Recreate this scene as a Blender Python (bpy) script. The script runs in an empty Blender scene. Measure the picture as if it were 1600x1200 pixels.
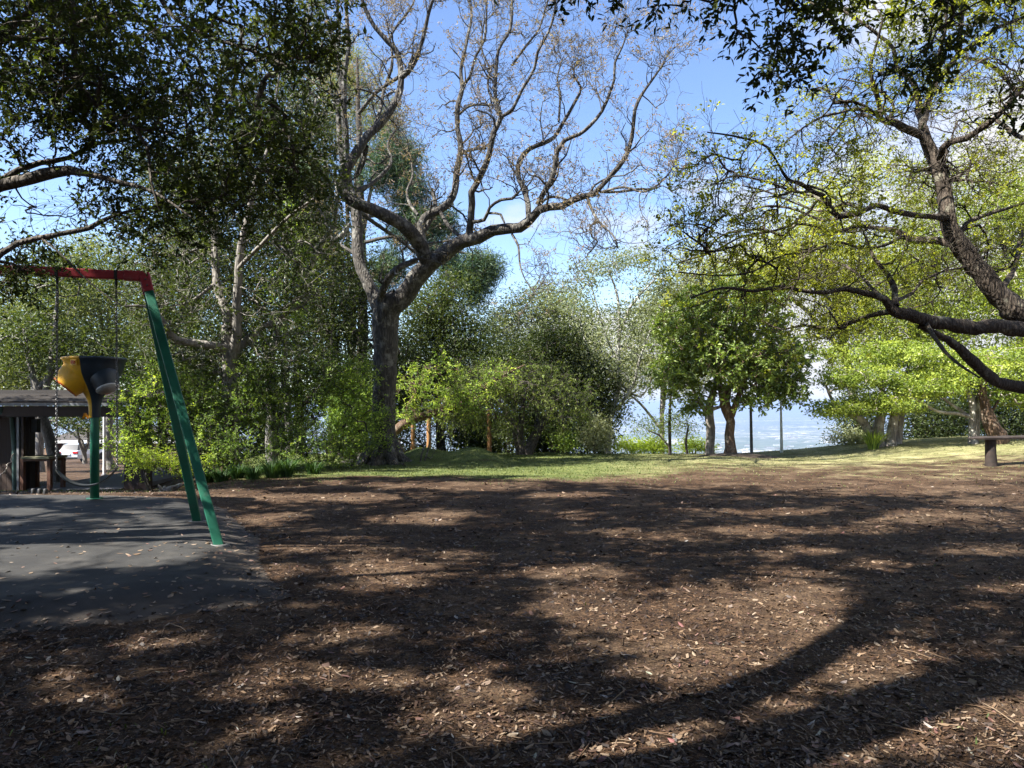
import bpy, math
import numpy as np
rs = np.random.RandomState(7)
scene = bpy.context.scene
R = math.radians
# ---------------------------------------------------------------- camera
F = 1150.0                       # focal length in photo pixels (photo is 1600 wide)
CAMZ = 1.5
HAZE = 1.5e-4
cam_d = bpy.data.cameras.new('camera'); cam = bpy.data.objects.new('camera', cam_d)
scene.collection.objects.link(cam); scene.camera = cam
cam.location = (0, 0, CAMZ); cam.rotation_euler = (R(90), 0, 0)
cam_d.sensor_width = 36; cam_d.lens = 36*F/1600; cam_d.shift_y = 0.02
cam_d.clip_start = 0.05; cam_d.clip_end = 120000
# ---------------------------------------------------------------- light
SUN_EL = R(50); SHX, SHY = 0.899, 0.438          # ground direction in which shadows fall
sun_d = bpy.data.lights.new('sun', 'SUN'); sun = bpy.data.objects.new('sun', sun_d)
scene.collection.objects.link(sun)
sun_d.energy = 5.0; sun_d.angle = R(0.53); sun_d.color = (1.0, 0.955, 0.88)
from mathutils import Vector
SDIR = np.array([SHX*math.cos(SUN_EL), SHY*math.cos(SUN_EL), -math.sin(SUN_EL)]); SDIR /= np.linalg.norm(SDIR)
sun.rotation_euler = Vector(SDIR).to_track_quat('-Z', 'Y').to_euler()
SC = 1/math.tan(SUN_EL)
world = bpy.data.worlds.new('World'); scene.world = world; world.use_nodes = True
nt = world.node_tree; nt.nodes.clear()
def nd(nt, t, **kw):
    n = nt.nodes.new(t)
    for k, v in kw.items():
        if k.startswith('i_'): n.inputs[k[2:].replace('_', ' ')].default_value = v
        else: setattr(n, k, v)
    return n
sky = nd(nt, 'ShaderNodeTexSky', sky_type='NISHITA', sun_disc=False, sun_elevation=SUN_EL,
         sun_rotation=math.atan2(-SHX, -SHY), altitude=300, air_density=1.0, dust_density=0.3, ozone_density=2.0)
bg1 = nd(nt, 'ShaderNodeBackground'); bg1.inputs['Strength'].default_value = 0.079
bg2 = nd(nt, 'ShaderNodeBackground'); bg2.inputs['Color'].default_value = (1.0, 1.0, 1.03, 1); bg2.inputs['Strength'].default_value = 0.28
mixs = nd(nt, 'ShaderNodeMixShader'); outw = nd(nt, 'ShaderNodeOutputWorld')
tc = nd(nt, 'ShaderNodeTexCoord'); sep = nd(nt, 'ShaderNodeSeparateXYZ')
mp = nd(nt, 'ShaderNodeMapping'); mp.inputs['Scale'].default_value = (1.0, 1.0, 2.4); mp.inputs['Location'].default_value = (0.35, 0.2, 0.1)
nz = nd(nt, 'ShaderNodeTexNoise'); nz.inputs['Scale'].default_value = 3.2; nz.inputs['Detail'].default_value = 8; nz.inputs['Roughness'].default_value = 0.52
L = nt.links.new
def mth(nt, op, a, b=None, clamp=False):
    n = nt.nodes.new('ShaderNodeMath'); n.operation = op; n.use_clamp = clamp
    for i, v in enumerate((a, b)):
        if v is None: continue
        if isinstance(v, (int, float)): n.inputs[i].default_value = v
        else: nt.links.new(v, n.inputs[i])
    return n.outputs[0]
L(tc.outputs['Generated'], mp.inputs['Vector']); L(mp.outputs[0], nz.inputs['Vector']); L(tc.outputs['Generated'], sep.inputs[0])
# more cloud towards the east (+x) and near the horizon, clear blue to the west and overhead
bias = mth(nt, 'ADD', mth(nt, 'MULTIPLY', sep.outputs[0], 0.42), mth(nt, 'MULTIPLY', mth(nt, 'SUBTRACT', 0.20, sep.outputs[2]), 0.30))
cl = mth(nt, 'MULTIPLY', mth(nt, 'SUBTRACT', mth(nt, 'ADD', nz.outputs[0], bias), 0.53), 7.0, True)
hs = nd(nt, 'ShaderNodeHueSaturation'); hs.inputs['Saturation'].default_value = 1.08; hs.inputs['Hue'].default_value = .508; L(sky.outputs[0], hs.inputs['Color']); L(hs.outputs[0], bg1.inputs['Color']); L(cl, mixs.inputs[0]); L(bg1.outputs[0], mixs.inputs[1]); L(bg2.outputs[0], mixs.inputs[2]); L(mixs.outputs[0], outw.inputs[0])
scene.view_settings.view_transform = 'Standard'; scene.view_settings.look = 'None'
scene.view_settings.exposure = 1.95; scene.view_settings.gamma = 1.0
scene.render.engine = 'CYCLES'
cy = scene.cycles
cy.max_bounces = 5; cy.diffuse_bounces = 1; cy.glossy_bounces = 2; cy.transmission_bounces = 4; cy.volume_bounces = 0; cy.transparent_max_bounces = 4
cy.use_denoising = True; cy.sample_clamp_indirect = 4.0; cy.caustics_reflective = False; cy.caustics_refractive = False
try: scene.render.use_persistent_data = False
except Exception: pass

# ---------------------------------------------------------------- helpers
def W(px, py, Y): return np.array([(px-800)/F*Y, Y, CAMZ+(632-py)/F*Y])
def ss(x, a, b):
    t = np.clip((x-a)/(b-a), 0, 1); return t*t*(3-2*t)
def nrm(v): return v/np.maximum(np.linalg.norm(v, axis=-1, keepdims=True), 1e-9)
def wob(x, y, seed=0, s=1.0):
    r = np.random.RandomState(seed); o = np.zeros(np.broadcast(x, y).shape)
    for k in range(7):
        a = r.rand()*6.28; f = s*(0.6+1.5*r.rand()); o = o+np.sin(x*f*math.cos(a)+y*f*math.sin(a)+r.rand()*6.28)
    return o/7*1.6
def tag(o, label=None, cat=None, group=None, kind=None):
    if label: o['label'] = label
    if cat: o['category'] = cat
    if group: o['group'] = group
    if kind: o['kind'] = kind
    return o
def empty(name, loc, label=None, cat=None, group=None, rz=0):
    o = bpy.data.objects.new(name, None); scene.collection.objects.link(o); o.location = tuple(float(v) for v in loc)
    o.rotation_euler = (0, 0, rz); o.empty_display_size = .2
    return tag(o, label, cat, group)
class MB:
    """collects quads (and triangles as degenerate-free polys) with one random value per face"""
    def __init__(s): s.v = []; s.f = []; s.a = []; s.n = 0; s.sm = []
    def quads(s, V, Q, A=None, smooth=True):
        V = np.asarray(V, float).reshape(-1, 3); Q = np.asarray(Q, int).reshape(-1, 4)
        s.v.append(V); s.f.append(Q+s.n); s.n += len(V)
        s.a.append(np.full(len(Q), .5) if A is None else np.asarray(A, float)); s.sm.append(np.full(len(Q), smooth))
    def tubes(s, P, Rr, S=6, A=None, rough=0.0, cap=False):
        P = np.asarray(P, float); Rr = np.asarray(Rr, float)
        if P.ndim == 2: P = P[None]; Rr = Rr[None]
        N, K, _ = P.shape
        if N == 0: return
        T = np.empty_like(P); T[:, 1:-1] = P[:, 2:]-P[:, :-2]; T[:, 0] = P[:, 1]-P[:, 0]; T[:, -1] = P[:, -1]-P[:, -2]; T = nrm(T)
        ref = np.zeros((N, 3)); ref[np.arange(N), np.abs(T).max(1).argmin(1)] = 1
        U = nrm(np.cross(T, ref[:, None, :])); Vv = np.cross(T, U)
        ang = np.arange(S)/S*2*math.pi
        rr = Rr[:, :, None]*(1+rough*(np.random.RandomState(N+K).rand(N, K, S)-.5)) if rough else np.repeat(Rr[:, :, None], S, 2)
        V = P[:, :, None, :]+rr[..., None]*(np.cos(ang)[None, None, :, None]*U[:, :, None, :]+np.sin(ang)[None, None, :, None]*Vv[:, :, None, :])
        i = np.arange(N)[:, None, None]*K*S; k = np.arange(K-1)[None, :, None]*S; j = np.arange(S)[None, None, :]; j2 = (j+1) % S
        Q = np.stack([i+k+j, i+k+j2, i+k+S+j2, i+k+S+j], -1).reshape(-1, 4)
        if A is None: A = np.full(N, .5)
        s.quads(V, Q, np.repeat(np.broadcast_to(A, (N,)), (K-1)*S))
        if cap:
            q = np.array([(m, m+1, S-2-m, S-1-m) for m in range(S//2-1)])
            for n in range(N):
                s.quads(V[n, 0], q[:, ::-1], smooth=False); s.quads(V[n, K-1], q, smooth=False)
    def box(s, lo, hi, A=None):
        x0, y0, z0 = lo; x1, y1, z1 = hi
        V = [(x0,y0,z0),(x1,y0,z0),(x1,y1,z0),(x0,y1,z0),(x0,y0,z1),(x1,y0,z1),(x1,y1,z1),(x0,y1,z1)]
        s.quads(V, [(0,3,2,1),(4,5,6,7),(0,1,5,4),(1,2,6,5),(2,3,7,6),(3,0,4,7)], None if A is None else [A]*6, smooth=False)
    def obox(s, p, q, w, h, up=(0, 0, 1)):
        """square bar from p to q, w wide, h high"""
        p = np.array(p, float); q = np.array(q, float); t = nrm(q-p); u = np.array(up, float)
        a = nrm(np.cross(t, u)); b = np.cross(a, t); V = []
        for c in (p, q):
            for sx, sy in ((-1,-1),(1,-1),(1,1),(-1,1)): V.append(c+a*sx*w/2+b*sy*h/2)
        s.quads(V, [(0,1,2,3),(7,6,5,4),(0,4,5,1),(1,5,6,2),(2,6,7,3),(3,7,4,0)], smooth=False)
    def lathe(s, prof, c, S=24, a0=0, a1=2*math.pi):
        full = abs(a1-a0-2*math.pi) < 1e-6
        an = np.linspace(a0, a1, S+1); V = []
        for r, z in prof:
            V.append(np.stack([c[0]+r*np.cos(an), c[1]+r*np.sin(an), np.full(S+1, c[2]+z)], -1))
        V = np.array(V); K = len(prof); k = np.arange(K-1)[:, None]*(S+1); j = np.arange(S)[None]
        s.quads(V, np.stack([k+j, k+j+1, k+S+1+j+1, k+S+1+j], -1).reshape(-1, 4))
    def build(s, name, mat, parent=None, bevel=0):
        me = bpy.data.meshes.new(name)
        if s.n == 0: V = np.zeros((0, 3)); Q = np.zeros((0, 4), int); A = []; SM = []
        else: V = np.concatenate(s.v); Q = np.concatenate(s.f); A = np.concatenate(s.a); SM = np.concatenate(s.sm)
        off = np.zeros(3); q = parent
        while q is not None: off = off+np.array(q.location); q = q.parent
        V = V-off if parent is not None else V
        me.vertices.add(len(V)); me.vertices.foreach_set('co', V.astype(np.float32).ravel())
        me.loops.add(len(Q)*4); me.loops.foreach_set('vertex_index', Q.astype(np.int32).ravel())
        me.polygons.add(len(Q)); me.polygons.foreach_set('loop_start', (np.arange(len(Q))*4).astype(np.int32))
        try: me.polygons.foreach_set('loop_total', np.full(len(Q), 4, np.int32))
        except Exception: pass
        me.polygons.foreach_set('use_smooth', np.array(SM, bool))
        at = me.attributes.new('v', 'FLOAT', 'FACE'); at.data.foreach_set('value', np.array(A, np.float32))
        me.update(calc_edges=True)
        me.materials.append(mat)
        o = bpy.data.objects.new(name, me); scene.collection.objects.link(o)
        if parent is not None: o.parent = parent
        if bevel:
            b = o.modifiers.new('bevel', 'BEVEL'); b.width = bevel; b.segments = 2; b.limit_method = 'ANGLE'
        return o

def leaves(mb, P, size, rng, up=0.5, axis=None, asp=0.42, cv=None, droop=0.2, szvar=.35, shape=4, fold=.12):
    """one leaf per point: a folded kite (4 vertices) or a six-sided blade"""
    M = len(P)
    if M == 0: return
    n = nrm(rng.randn(M, 3)+np.array([0, 0, up])*2)
    a = rng.randn(M, 3) if axis is None else axis+rng.randn(M, 3)*.45
    a = a+np.array([0, 0, -droop]); a = nrm(a-n*(a*n).sum(1, keepdims=True)); b = np.cross(n, a)
    l = (size*(1+szvar*(rng.rand(M)*2-1)))[:, None]; w = l*asp*.5
    val = rng.rand(M) if cv is None else np.clip(cv*.6+rng.rand(M)*.4, 0, 1)
    if shape == 4:
        V = np.stack([P, P+a*l*.45+b*w+n*l*fold, P+a*l, P+a*l*.45-b*w+n*l*fold], 1)
        mb.quads(V, np.arange(M*4).reshape(M, 4), val, False)
    else:
        V = np.stack([P, P+a*l*.3+b*w*.85+n*l*fold, P+a*l*.7+b*w*.75+n*l*fold*.7, P+a*l, P+a*l*.7-b*w*.75+n*l*fold*.7, P+a*l*.3-b*w*.85+n*l*fold], 1)
        k = np.arange(M)[:, None]*6
        mb.quads(V, np.concatenate([k+np.array([[0, 1, 2, 3]]), k+np.array([[0, 3, 4, 5]])]), np.concatenate([val, val]), False)

def spline(pts, step):
    """Catmull-Rom through rows of pts (any number of columns), resampled about every `step` metres"""
    p = np.asarray(pts, float); p = np.vstack([2*p[0]-p[1], p, 2*p[-1]-p[-2]]); out = []
    for i in range(1, len(p)-2):
        d = np.linalg.norm(p[i+1][:3]-p[i][:3]); n = max(1, int(round(d/step)))
        t = (np.arange(n)/n)[:, None]
        out.append(.5*((2*p[i])+(-p[i-1]+p[i+1])*t+(2*p[i-1]-5*p[i]+4*p[i+1]-p[i+2])*t*t+(-p[i-1]+3*p[i]-3*p[i+1]+p[i+2])*t**3))
    out.append(p[-2][None]); return np.vstack(out)

def grow(P, Rr, n, rng, t0=.15, t1=1., L=1., ang=50, up=.3, wig=.25, K=5, rr=.5, rmin=.003, pw=None):
    """n children on every branch of P (N,K,3); returns (N*n,K2,3) and radii"""
    N, K0, _ = P.shape
    t = (t0+(t1-t0)*rng.rand(N, n))*(K0-1); i = np.minimum(t.astype(int), K0-2); f = (t-i)[..., None]
    ar = np.arange(N)[:, None]
    S = P[ar, i]*(1-f)+P[ar, i+1]*f; T = nrm(P[ar, i+1]-P[ar, i]); r0 = Rr[ar, i]*(1-f[..., 0])+Rr[ar, i+1]*f[..., 0]
    S = S.reshape(-1, 3); T = T.reshape(-1, 3); r0 = r0.reshape(-1)
    q = rng.randn(len(S), 3); q = nrm(q-T*(q*T).sum(1, keepdims=True))
    a = np.radians(ang*(.6+.8*rng.rand(len(S))))[:, None]
    D = nrm(T*np.cos(a)+q*np.sin(a)+np.array([0, 0, up])); ll = (L*(.45+.9*rng.rand(len(S))))
    out = [S]; cur = S.copy()
    for k in range(1, K):
        D = nrm(D+rng.randn(len(S), 3)*wig+np.array([0, 0, up*.25])); cur = cur+D*(ll/(K-1))[:, None]; out.append(cur.copy())
    C = np.stack(out, 1); rb = np.maximum(r0*rr, rmin)
    RR = rb[:, None]*np.linspace(1, .35, K)[None]; RR = np.maximum(RR, rmin*.6)
    return C, RR

class Tree:
    def __init__(s, name, label, cat, base, group=None, seed=1):
        s.base = np.array(base, float); s.root = empty(name, base, label, cat, group)
        s.rng = np.random.RandomState(seed); s.wood = MB(); s.br = MB(); s.lf = MB(); s.nodes = []; s.nr = []; s.limbs = []
    def limb(s, pts, w=None, step=.25, S=10, wig=.0, part=0, rough=.12, taper=None):
        """pts rows: x,y,z,r in metres"""
        q = spline(pts, step); P = q[:, :3].copy(); rr = np.maximum(q[:, 3], .003)
        if wig:
            nzv = s.rng.randn(len(P), 3); nzv[1:-1] = (nzv[:-2]+nzv[1:-1]+nzv[2:])/2; P[1:] += nzv[1:]*wig*rr[1:, None]
        (s.wood if part == 0 else s.br).tubes(P, rr, S, rough=rough)
        s.nodes.append(P); s.nr.append(rr); s.limbs.append((P, rr)); return P, rr
    def attach(s, A, tw=.004, bend=.18, gravity=0., S=4, K=5, add=True, split=.02):
        """join every attractor to the nearest wood, one after the other, as a branching system"""
        if len(A) == 0: return np.zeros((0, 3)), np.zeros((0, 3))
        base = np.concatenate(s.nodes); br = np.concatenate(s.nr); nb = len(base)
        cap = nb+len(A)*(K-1); X = np.full((cap, 3), 1e9); X[:nb] = base; own = np.full(cap, -1); own[:nb] = -1
        # order by distance from existing wood
        d0 = np.array([np.sqrt(((base-a)**2).sum(1).min()) for a in A]); A = A[np.argsort(d0)]
        par = np.full(len(A), -1); pn = np.zeros(len(A), int); n = nb; PP = np.empty((len(A), K, 3)); t = np.linspace(0, 1, K)[:, None]
        for i, a in enumerate(A):
            k = ((X[:n]-a)**2).sum(1).argmin(); p0 = X[k]; par[i] = own[k]; pn[i] = k
            d = a-p0; l = np.linalg.norm(d); m = (p0+a)/2+s.rng.randn(3)*bend*l+np.array([0, 0, -gravity*l])
            c = (1-t)**2*p0+2*t*(1-t)*m+t*t*a; c[1:-1] += s.rng.randn(K-2, 3)*.03*l; PP[i] = c
            X[n:n+K-1] = c[1:]; own[n:n+K-1] = i; n += K-1
        cnt = np.ones(len(A))
        for i in range(len(A)-1, -1, -1):
            if par[i] >= 0: cnt[par[i]] += cnt[i]
        r0 = tw*np.sqrt(cnt)*1.15; r1 = tw*np.sqrt(np.maximum(cnt*.45, 1))
        lim = np.where(pn < nb, br[np.minimum(pn, nb-1)]*.8, 9); r0 = np.minimum(r0, lim); r1 = np.minimum(r1, r0)
        f = np.linspace(0, 1, K)[None]; RR = r0[:, None]*(1-f)+r1[:, None]*f
        big = r0 > .02
        if big.any(): s.br.tubes(PP[big], RR[big], 7, rough=.1)
        if (~big).any(): s.br.tubes(PP[~big], RR[~big], S)
        return PP[:, -1], nrm(PP[:, -1]-PP[:, -2]), PP, RR
    def puff(s, C, n, spread, size, up=.5, asp=.42, shape=4, droop=.2, flat=.7, keep=None):
        """gaussian puffs of n leaves round the points C"""
        M = len(C); cv = np.repeat(s.rng.rand(M), n)
        P = np.repeat(C, n, 0)+s.rng.randn(M*n, 3)*spread*np.array([1, 1, flat])
        leaves(s.lf, P, size, s.rng, up, None, asp, cv, droop, shape=shape)
    def sprays(s, C, D, nt, L, nl, size, up=.5, asp=.42, shape=4, droop=.2, tr=.0022, lift=.15, S=3, keep=None):
        """nt leafy twigs from every point C, nl leaves along each"""
        M = len(C)
        if M == 0: return
        d = nrm(np.repeat(D, nt, 0)*.6+s.rng.randn(M*nt, 3)*.7+np.array([0, 0, lift])); p0 = np.repeat(C, nt, 0)
        l = (L*(.5+s.rng.rand(M*nt)))[:, None]
        p1 = p0+d*l*.5+s.rng.randn(M*nt, 3)*.06*L; p2 = p0+d*l+s.rng.randn(M*nt, 3)*.1*L+np.array([0, 0, -droop*.3])*l
        PP = np.stack([p0, p1, p2], 1)
        t = s.rng.rand(M*nt, nl, 1)*.9+.12
        Q = p0[:, None]*(1-t)**2+2*p1[:, None]*t*(1-t)+p2[:, None]*t*t+s.rng.randn(M*nt, nl, 3)*.02*L
        ax = np.repeat(nrm(p2-p0), nl, 0)*.6+s.rng.randn(M*nt*nl, 3)*.6
        cv = np.repeat(s.rng.rand(M), nt*nl); Q = Q.reshape(-1, 3)
        if keep is not None:
            k = keep(Q); Q = Q[k]; ax = ax[k]; cv = cv[k]
        if S: s.br.tubes(PP, np.array([1, .8, .4])[None]*np.full((len(PP), 1), tr), S)
        leaves(s.lf, Q, size, s.rng, up, ax, asp, cv, droop, shape=shape)
    def done(s, bark, leaf, tname='trunk', bname='branches', lname='crown'):
        w, b = s.wood, s.br      # trunk, limbs and twigs are one connected part
        if b.n:
            w.v += b.v; w.f += [f+w.n for f in b.f]; w.a += b.a; w.sm += b.sm; w.n += b.n
        if w.n: w.build(tname, bark, s.root)
        if s.lf.n: s.lf.build(lname, leaf, s.root)
        return s.root

# ---------------------------------------------------------------- materials
def newmat(name):
    m = bpy.data.materials.new(name); m.use_nodes = True; t = m.node_tree; t.nodes.clear()
    o = t.nodes.new('ShaderNodeOutputMaterial'); return m, t, o
def ramp(t, fac, stops, interp='LINEAR'):
    r = t.nodes.new('ShaderNodeValToRGB'); r.color_ramp.interpolation = interp; e = r.color_ramp.elements
    while len(e) > 1: e.remove(e[-1])
    e[0].position = stops[0][0]; e[0].color = tuple(stops[0][1])+(1,)
    for p, c in stops[1:]:
        x = e.new(p); x.color = tuple(c)+(1,)
    t.links.new(fac, r.inputs[0]); return r.outputs[0]
def noise(t, vec, scale, detail=4, rough=.5, mapscale=None):
    n = t.nodes.new('ShaderNodeTexNoise'); n.inputs['Scale'].default_value = scale; n.inputs['Detail'].default_value = detail; n.inputs['Roughness'].default_value = rough
    if mapscale:
        m = t.nodes.new('ShaderNodeMapping'); m.inputs['Scale'].default_value = mapscale; t.links.new(vec, m.inputs[0]); vec = m.outputs[0]
    t.links.new(vec, n.inputs['Vector']); return n.outputs[0]
def pos(t): return t.nodes.new('ShaderNodeNewGeometry').outputs['Position']
def attr(t, name='v'):
    a = t.nodes.new('ShaderNodeAttribute'); a.attribute_name = name; return a.outputs['Fac']
def mixc(t, f, a, b, mode='MIX'):
    m = t.nodes.new('ShaderNodeMix'); m.data_type = 'RGBA'; m.blend_type = mode
    if isinstance(f, (int, float)): m.inputs[0].default_value = f
    else: t.links.new(f, m.inputs[0])
    for i, v in ((6, a), (7, b)):
        if isinstance(v, tuple): m.inputs[i].default_value = v+(1,)
        else: t.links.new(v, m.inputs[i])
    return m.outputs[2]
def bump(t, h, strength=.5, dist=.02):
    b = t.nodes.new('ShaderNodeBump'); b.inputs['Strength'].default_value = strength; b.inputs['Distance'].default_value = dist
    t.links.new(h, b.inputs['Height']); return b.outputs[0]
LK = {'leaf_deep': 1.1, 'leaf_back_left': 1.0, 'leaf_gum': 1.2, 'leaf_olive': 1.1, 'leaf_bud': 1.0, 'leaf_dark': 1.55, 'leaf_shade': 1., 'leaf_strap': .9, 'leaf_pine': 1.3, 'leaf_fig': 1.0, 'leaf_spring': 1.0, 'leaf_right': 1.2, 'leaf_bush': 1.9, 'leaf_bush_dark': 1.8, 'leaf_yellowgreen': 1.2, 'grass_blade': 1.2, 'leaf_grey': 1.3}
def leafmat(name, c0, c1, c2, trans=.4, gloss=.06, rough=.4):
    gloss *= .5; rough = max(rough, .5)
    q = LK.get(name, 1.6); c2 = tuple(a_*.55+b_*.45 for a_, b_ in zip(c2, c1)) if name in ('leaf_olive', 'leaf_gum', 'leaf_grey', 'leaf_back_left', 'leaf_bottlebrush', 'leaf_magnolia', 'leaf_pine_top') else c2; c0, c1, c2 = [tuple(min(.8, x*q) for x in c) for c in (c0, c1, c2)]
    m, t, o = newmat(name); c = ramp(t, attr(t), [(0., c0), (.55, c1), (1., c2)])
    d = t.nodes.new('ShaderNodeBsdfDiffuse'); tr = t.nodes.new('ShaderNodeBsdfTranslucent'); g = t.nodes.new('ShaderNodeBsdfGlossy'); g.inputs['Roughness'].default_value = rough
    t.links.new(c, d.inputs[0]); tc = mixc(t, 1.0, c, (1.5, 1.45, .6), 'MULTIPLY'); t.links.new(tc, tr.inputs[0])
    a = t.nodes.new('ShaderNodeMixShader'); a.inputs[0].default_value = trans; t.links.new(d.outputs[0], a.inputs[1]); t.links.new(tr.outputs[0], a.inputs[2])
    b = t.nodes.new('ShaderNodeMixShader'); b.inputs[0].default_value = gloss; t.links.new(a.outputs[0], b.inputs[1]); t.links.new(g.outputs[0], b.inputs[2])
    t.links.new(b.outputs[0], o.inputs[0]); return m
def barkmat(name, c0, c1, lichen=None, lam=.5, sc=9., bd=.03, stretch=.25):
    m, t, o = newmat(name); p = pos(t)
    v = t.nodes.new('ShaderNodeTexVoronoi'); v.feature = 'DISTANCE_TO_EDGE'; v.inputs['Scale'].default_value = sc*1.8
    mm = t.nodes.new('ShaderNodeMapping'); mm.inputs['Scale'].default_value = (1, 1, stretch); t.links.new(p, mm.inputs[0]); t.links.new(mm.outputs[0], v.inputs['Vector'])
    n = noise(t, p, sc, 6, .65, (1, 1, stretch*1.5)); h = mth(t, 'ADD', mth(t, 'MULTIPLY', v.outputs[0], 1.2), mth(t, 'MULTIPLY', n, .8))
    c = ramp(t, h, [(.25, c0), (.8, c1)])
    if lichen is not None:
        k = ramp(t, noise(t, p, 3.5, 6, .7), [(lam, (0, 0, 0)), (lam+.1, (1, 1, 1))]); c = mixc(t, k, c, lichen)
    b = t.nodes.new('ShaderNodeBsdfPrincipled'); b.inputs['Roughness'].default_value = .9; t.links.new(c, b.inputs['Base Color'])
    t.links.new(bump(t, h, .9, bd), b.inputs['Normal']); t.links.new(b.outputs[0], o.inputs[0]); return m
def solid(name, col, rough=.5, metal=0., var=.25, sc=6., bstr=.1, dirt=None, spec=.5, coat=0.):
    m, t, o = newmat(name); p = pos(t); n = noise(t, p, sc, 6, .6)
    a = tuple(x*(1-var) for x in col); c = ramp(t, n, [(.3, a), (.7, tuple(min(1, x*(1+var*.5)) for x in col))])
    if dirt: c = mixc(t, ramp(t, noise(t, p, sc*2.3, 8, .7), [(.55, (0, 0, 0)), (.72, (1, 1, 1))]), c, dirt)
    b = t.nodes.new('ShaderNodeBsdfPrincipled'); b.inputs['Roughness'].default_value = rough; b.inputs['Metallic'].default_value = metal
    b.inputs['Coat Weight'].default_value = coat; b.inputs['Specular IOR Level'].default_value = spec
    t.links.new(c, b.inputs['Base Color'])
    if bstr: t.links.new(bump(t, noise(t, p, sc*8, 4, .6), bstr, .004), b.inputs['Normal'])
    t.links.new(b.outputs[0], o.inputs[0]); return m

M = {}
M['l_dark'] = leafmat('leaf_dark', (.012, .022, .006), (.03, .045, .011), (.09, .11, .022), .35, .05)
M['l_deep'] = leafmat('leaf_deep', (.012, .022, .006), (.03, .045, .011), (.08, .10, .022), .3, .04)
M['l_olive'] = leafmat('leaf_olive', (.027, .045, .011), (.06, .085, .02), (.13, .15, .04), .35, .05)
M['l_bush'] = leafmat('leaf_bush', (.04, .075, .012), (.12, .18, .028), (.32, .38, .07), .45, .05)
M['l_bush2'] = leafmat('leaf_bush_dark', (.03, .055, .012), (.08, .13, .024), (.22, .28, .05), .42, .05)
M['l_spring'] = leafmat('leaf_spring', (.11, .15, .025), (.23, .29, .045), (.38, .43, .08), .5, .04)
M['l_right'] = leafmat('leaf_right', (.12, .14, .02), (.26, .29, .04), (.44, .46, .07), .6, .04)
M['l_fig'] = leafmat('leaf_fig', (.07, .12, .02), (.22, .29, .04), (.46, .52, .09), .35, .05)
M['l_mag'] = leafmat('leaf_magnolia', (.045, .07, .014), (.11, .16, .025), (.24, .28, .05), .35, .10, .3)
M['l_gum'] = leafmat('leaf_gum', (.09, .11, .055), (.15, .18, .09), (.24, .26, .14), .35, .05)
M['l_grey'] = leafmat('leaf_grey', (.12, .14, .08), (.20, .22, .12), (.32, .33, .19), .35, .05)
M['l_bottle'] = leafmat('leaf_bottlebrush', (.05, .075, .018), (.115, .155, .034), (.24, .27, .07), .4, .05)
M['l_pine'] = leafmat('leaf_pine', (.02, .045, .03), (.045, .08, .045), (.12, .15, .05), .25, .04)
M['l_pinetop'] = leafmat('leaf_pine_top', (.08, .10, .03), (.15, .16, .05), (.24, .22, .07), .3, .04)
M['l_bud'] = leafmat('leaf_bud', (.16, .12, .09), (.26, .20, .16), (.34, .29, .20), .35, .04)
M['l_backl'] = leafmat('leaf_back_left', (.08, .10, .035), (.15, .18, .06), (.26, .29, .10), .4, .05)
M['l_strap'] = leafmat('leaf_strap', (.02, .05, .015), (.035, .08, .02), (.07, .13, .04), .2, .03, .4)
M['l_yel'] = leafmat('leaf_yellowgreen', (.16, .22, .03), (.30, .40, .05), (.50, .58, .08), .5, .05)
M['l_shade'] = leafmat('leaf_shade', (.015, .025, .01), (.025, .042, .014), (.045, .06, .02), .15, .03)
M['b_jac'] = barkmat('bark_jacaranda', (.012, .010, .008), (.078, .069, .057), (.17, .163, .14), .52, 8, .05)
M['b_dark'] = barkmat('bark_dark', (.02, .016, .012), (.09, .075, .058), (.12, .12, .09), .60, 12, .03)
M['b_right'] = barkmat('bark_right', (.014, .010, .007), (.085, .064, .046), (.24, .23, .17), .57, 14, .03)
M['b_lichen'] = barkmat('bark_lichen', (.10, .09, .08), (.34, .32, .28), (.48, .47, .42), .46, 12, .02)
M['b_pale'] = barkmat('bark_pale', (.14, .12, .10), (.38, .33, .28), (.52, .48, .42), .5, 5, .02, .12)
M['b_grey'] = barkmat('bark_grey', (.10, .09, .075), (.26, .24, .21), None, .5, 7, .02)
M['b_red'] = barkmat('bark_red', (.035, .02, .012), (.13, .078, .045), (.24, .20, .15), .56, 8, .03, .15)
M['b_mag'] = barkmat('bark_magnolia', (.05, .03, .02), (.22, .14, .09), (.42, .36, .28), .54, 7, .02)
M['green'] = solid('paint_green', (.012, .11, .065), .42, 0, .35, 3, .15, (.03, .09, .06), .4)
M['red'] = solid('paint_red', (.36, .035, .045), .5, 0, .3, 4, .15, (.30, .12, .11), .35)
M['steel'] = solid('steel_chain', (.16, .16, .165), .5, .7, .4, 40, .1)
M['belt'] = solid('rubber_belt', (.03, .032, .03), .5, 0, .3, 20, .2, (.07, .08, .06))
M['yellow'] = solid('plastic_yellow', (.75, .40, .015), .4, 0, .15, 8, .05, (.5, .28, .03))
M['navy'] = solid('plastic_navy', (.006, .018, .032), .45, 0, .3, 8, .05)
M['orange'] = solid('plastic_orange', (.55, .12, .015), .5, 0, .2, 8, .05)
M['white'] = solid('plastic_white', (.72, .75, .77), .5, 0, .2, 12, .05, (.3, .28, .25))
M['redp'] = solid('plastic_red', (.6, .03, .03), .5, 0, .2, 12, .05)
M['wallwood'] = None
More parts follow.
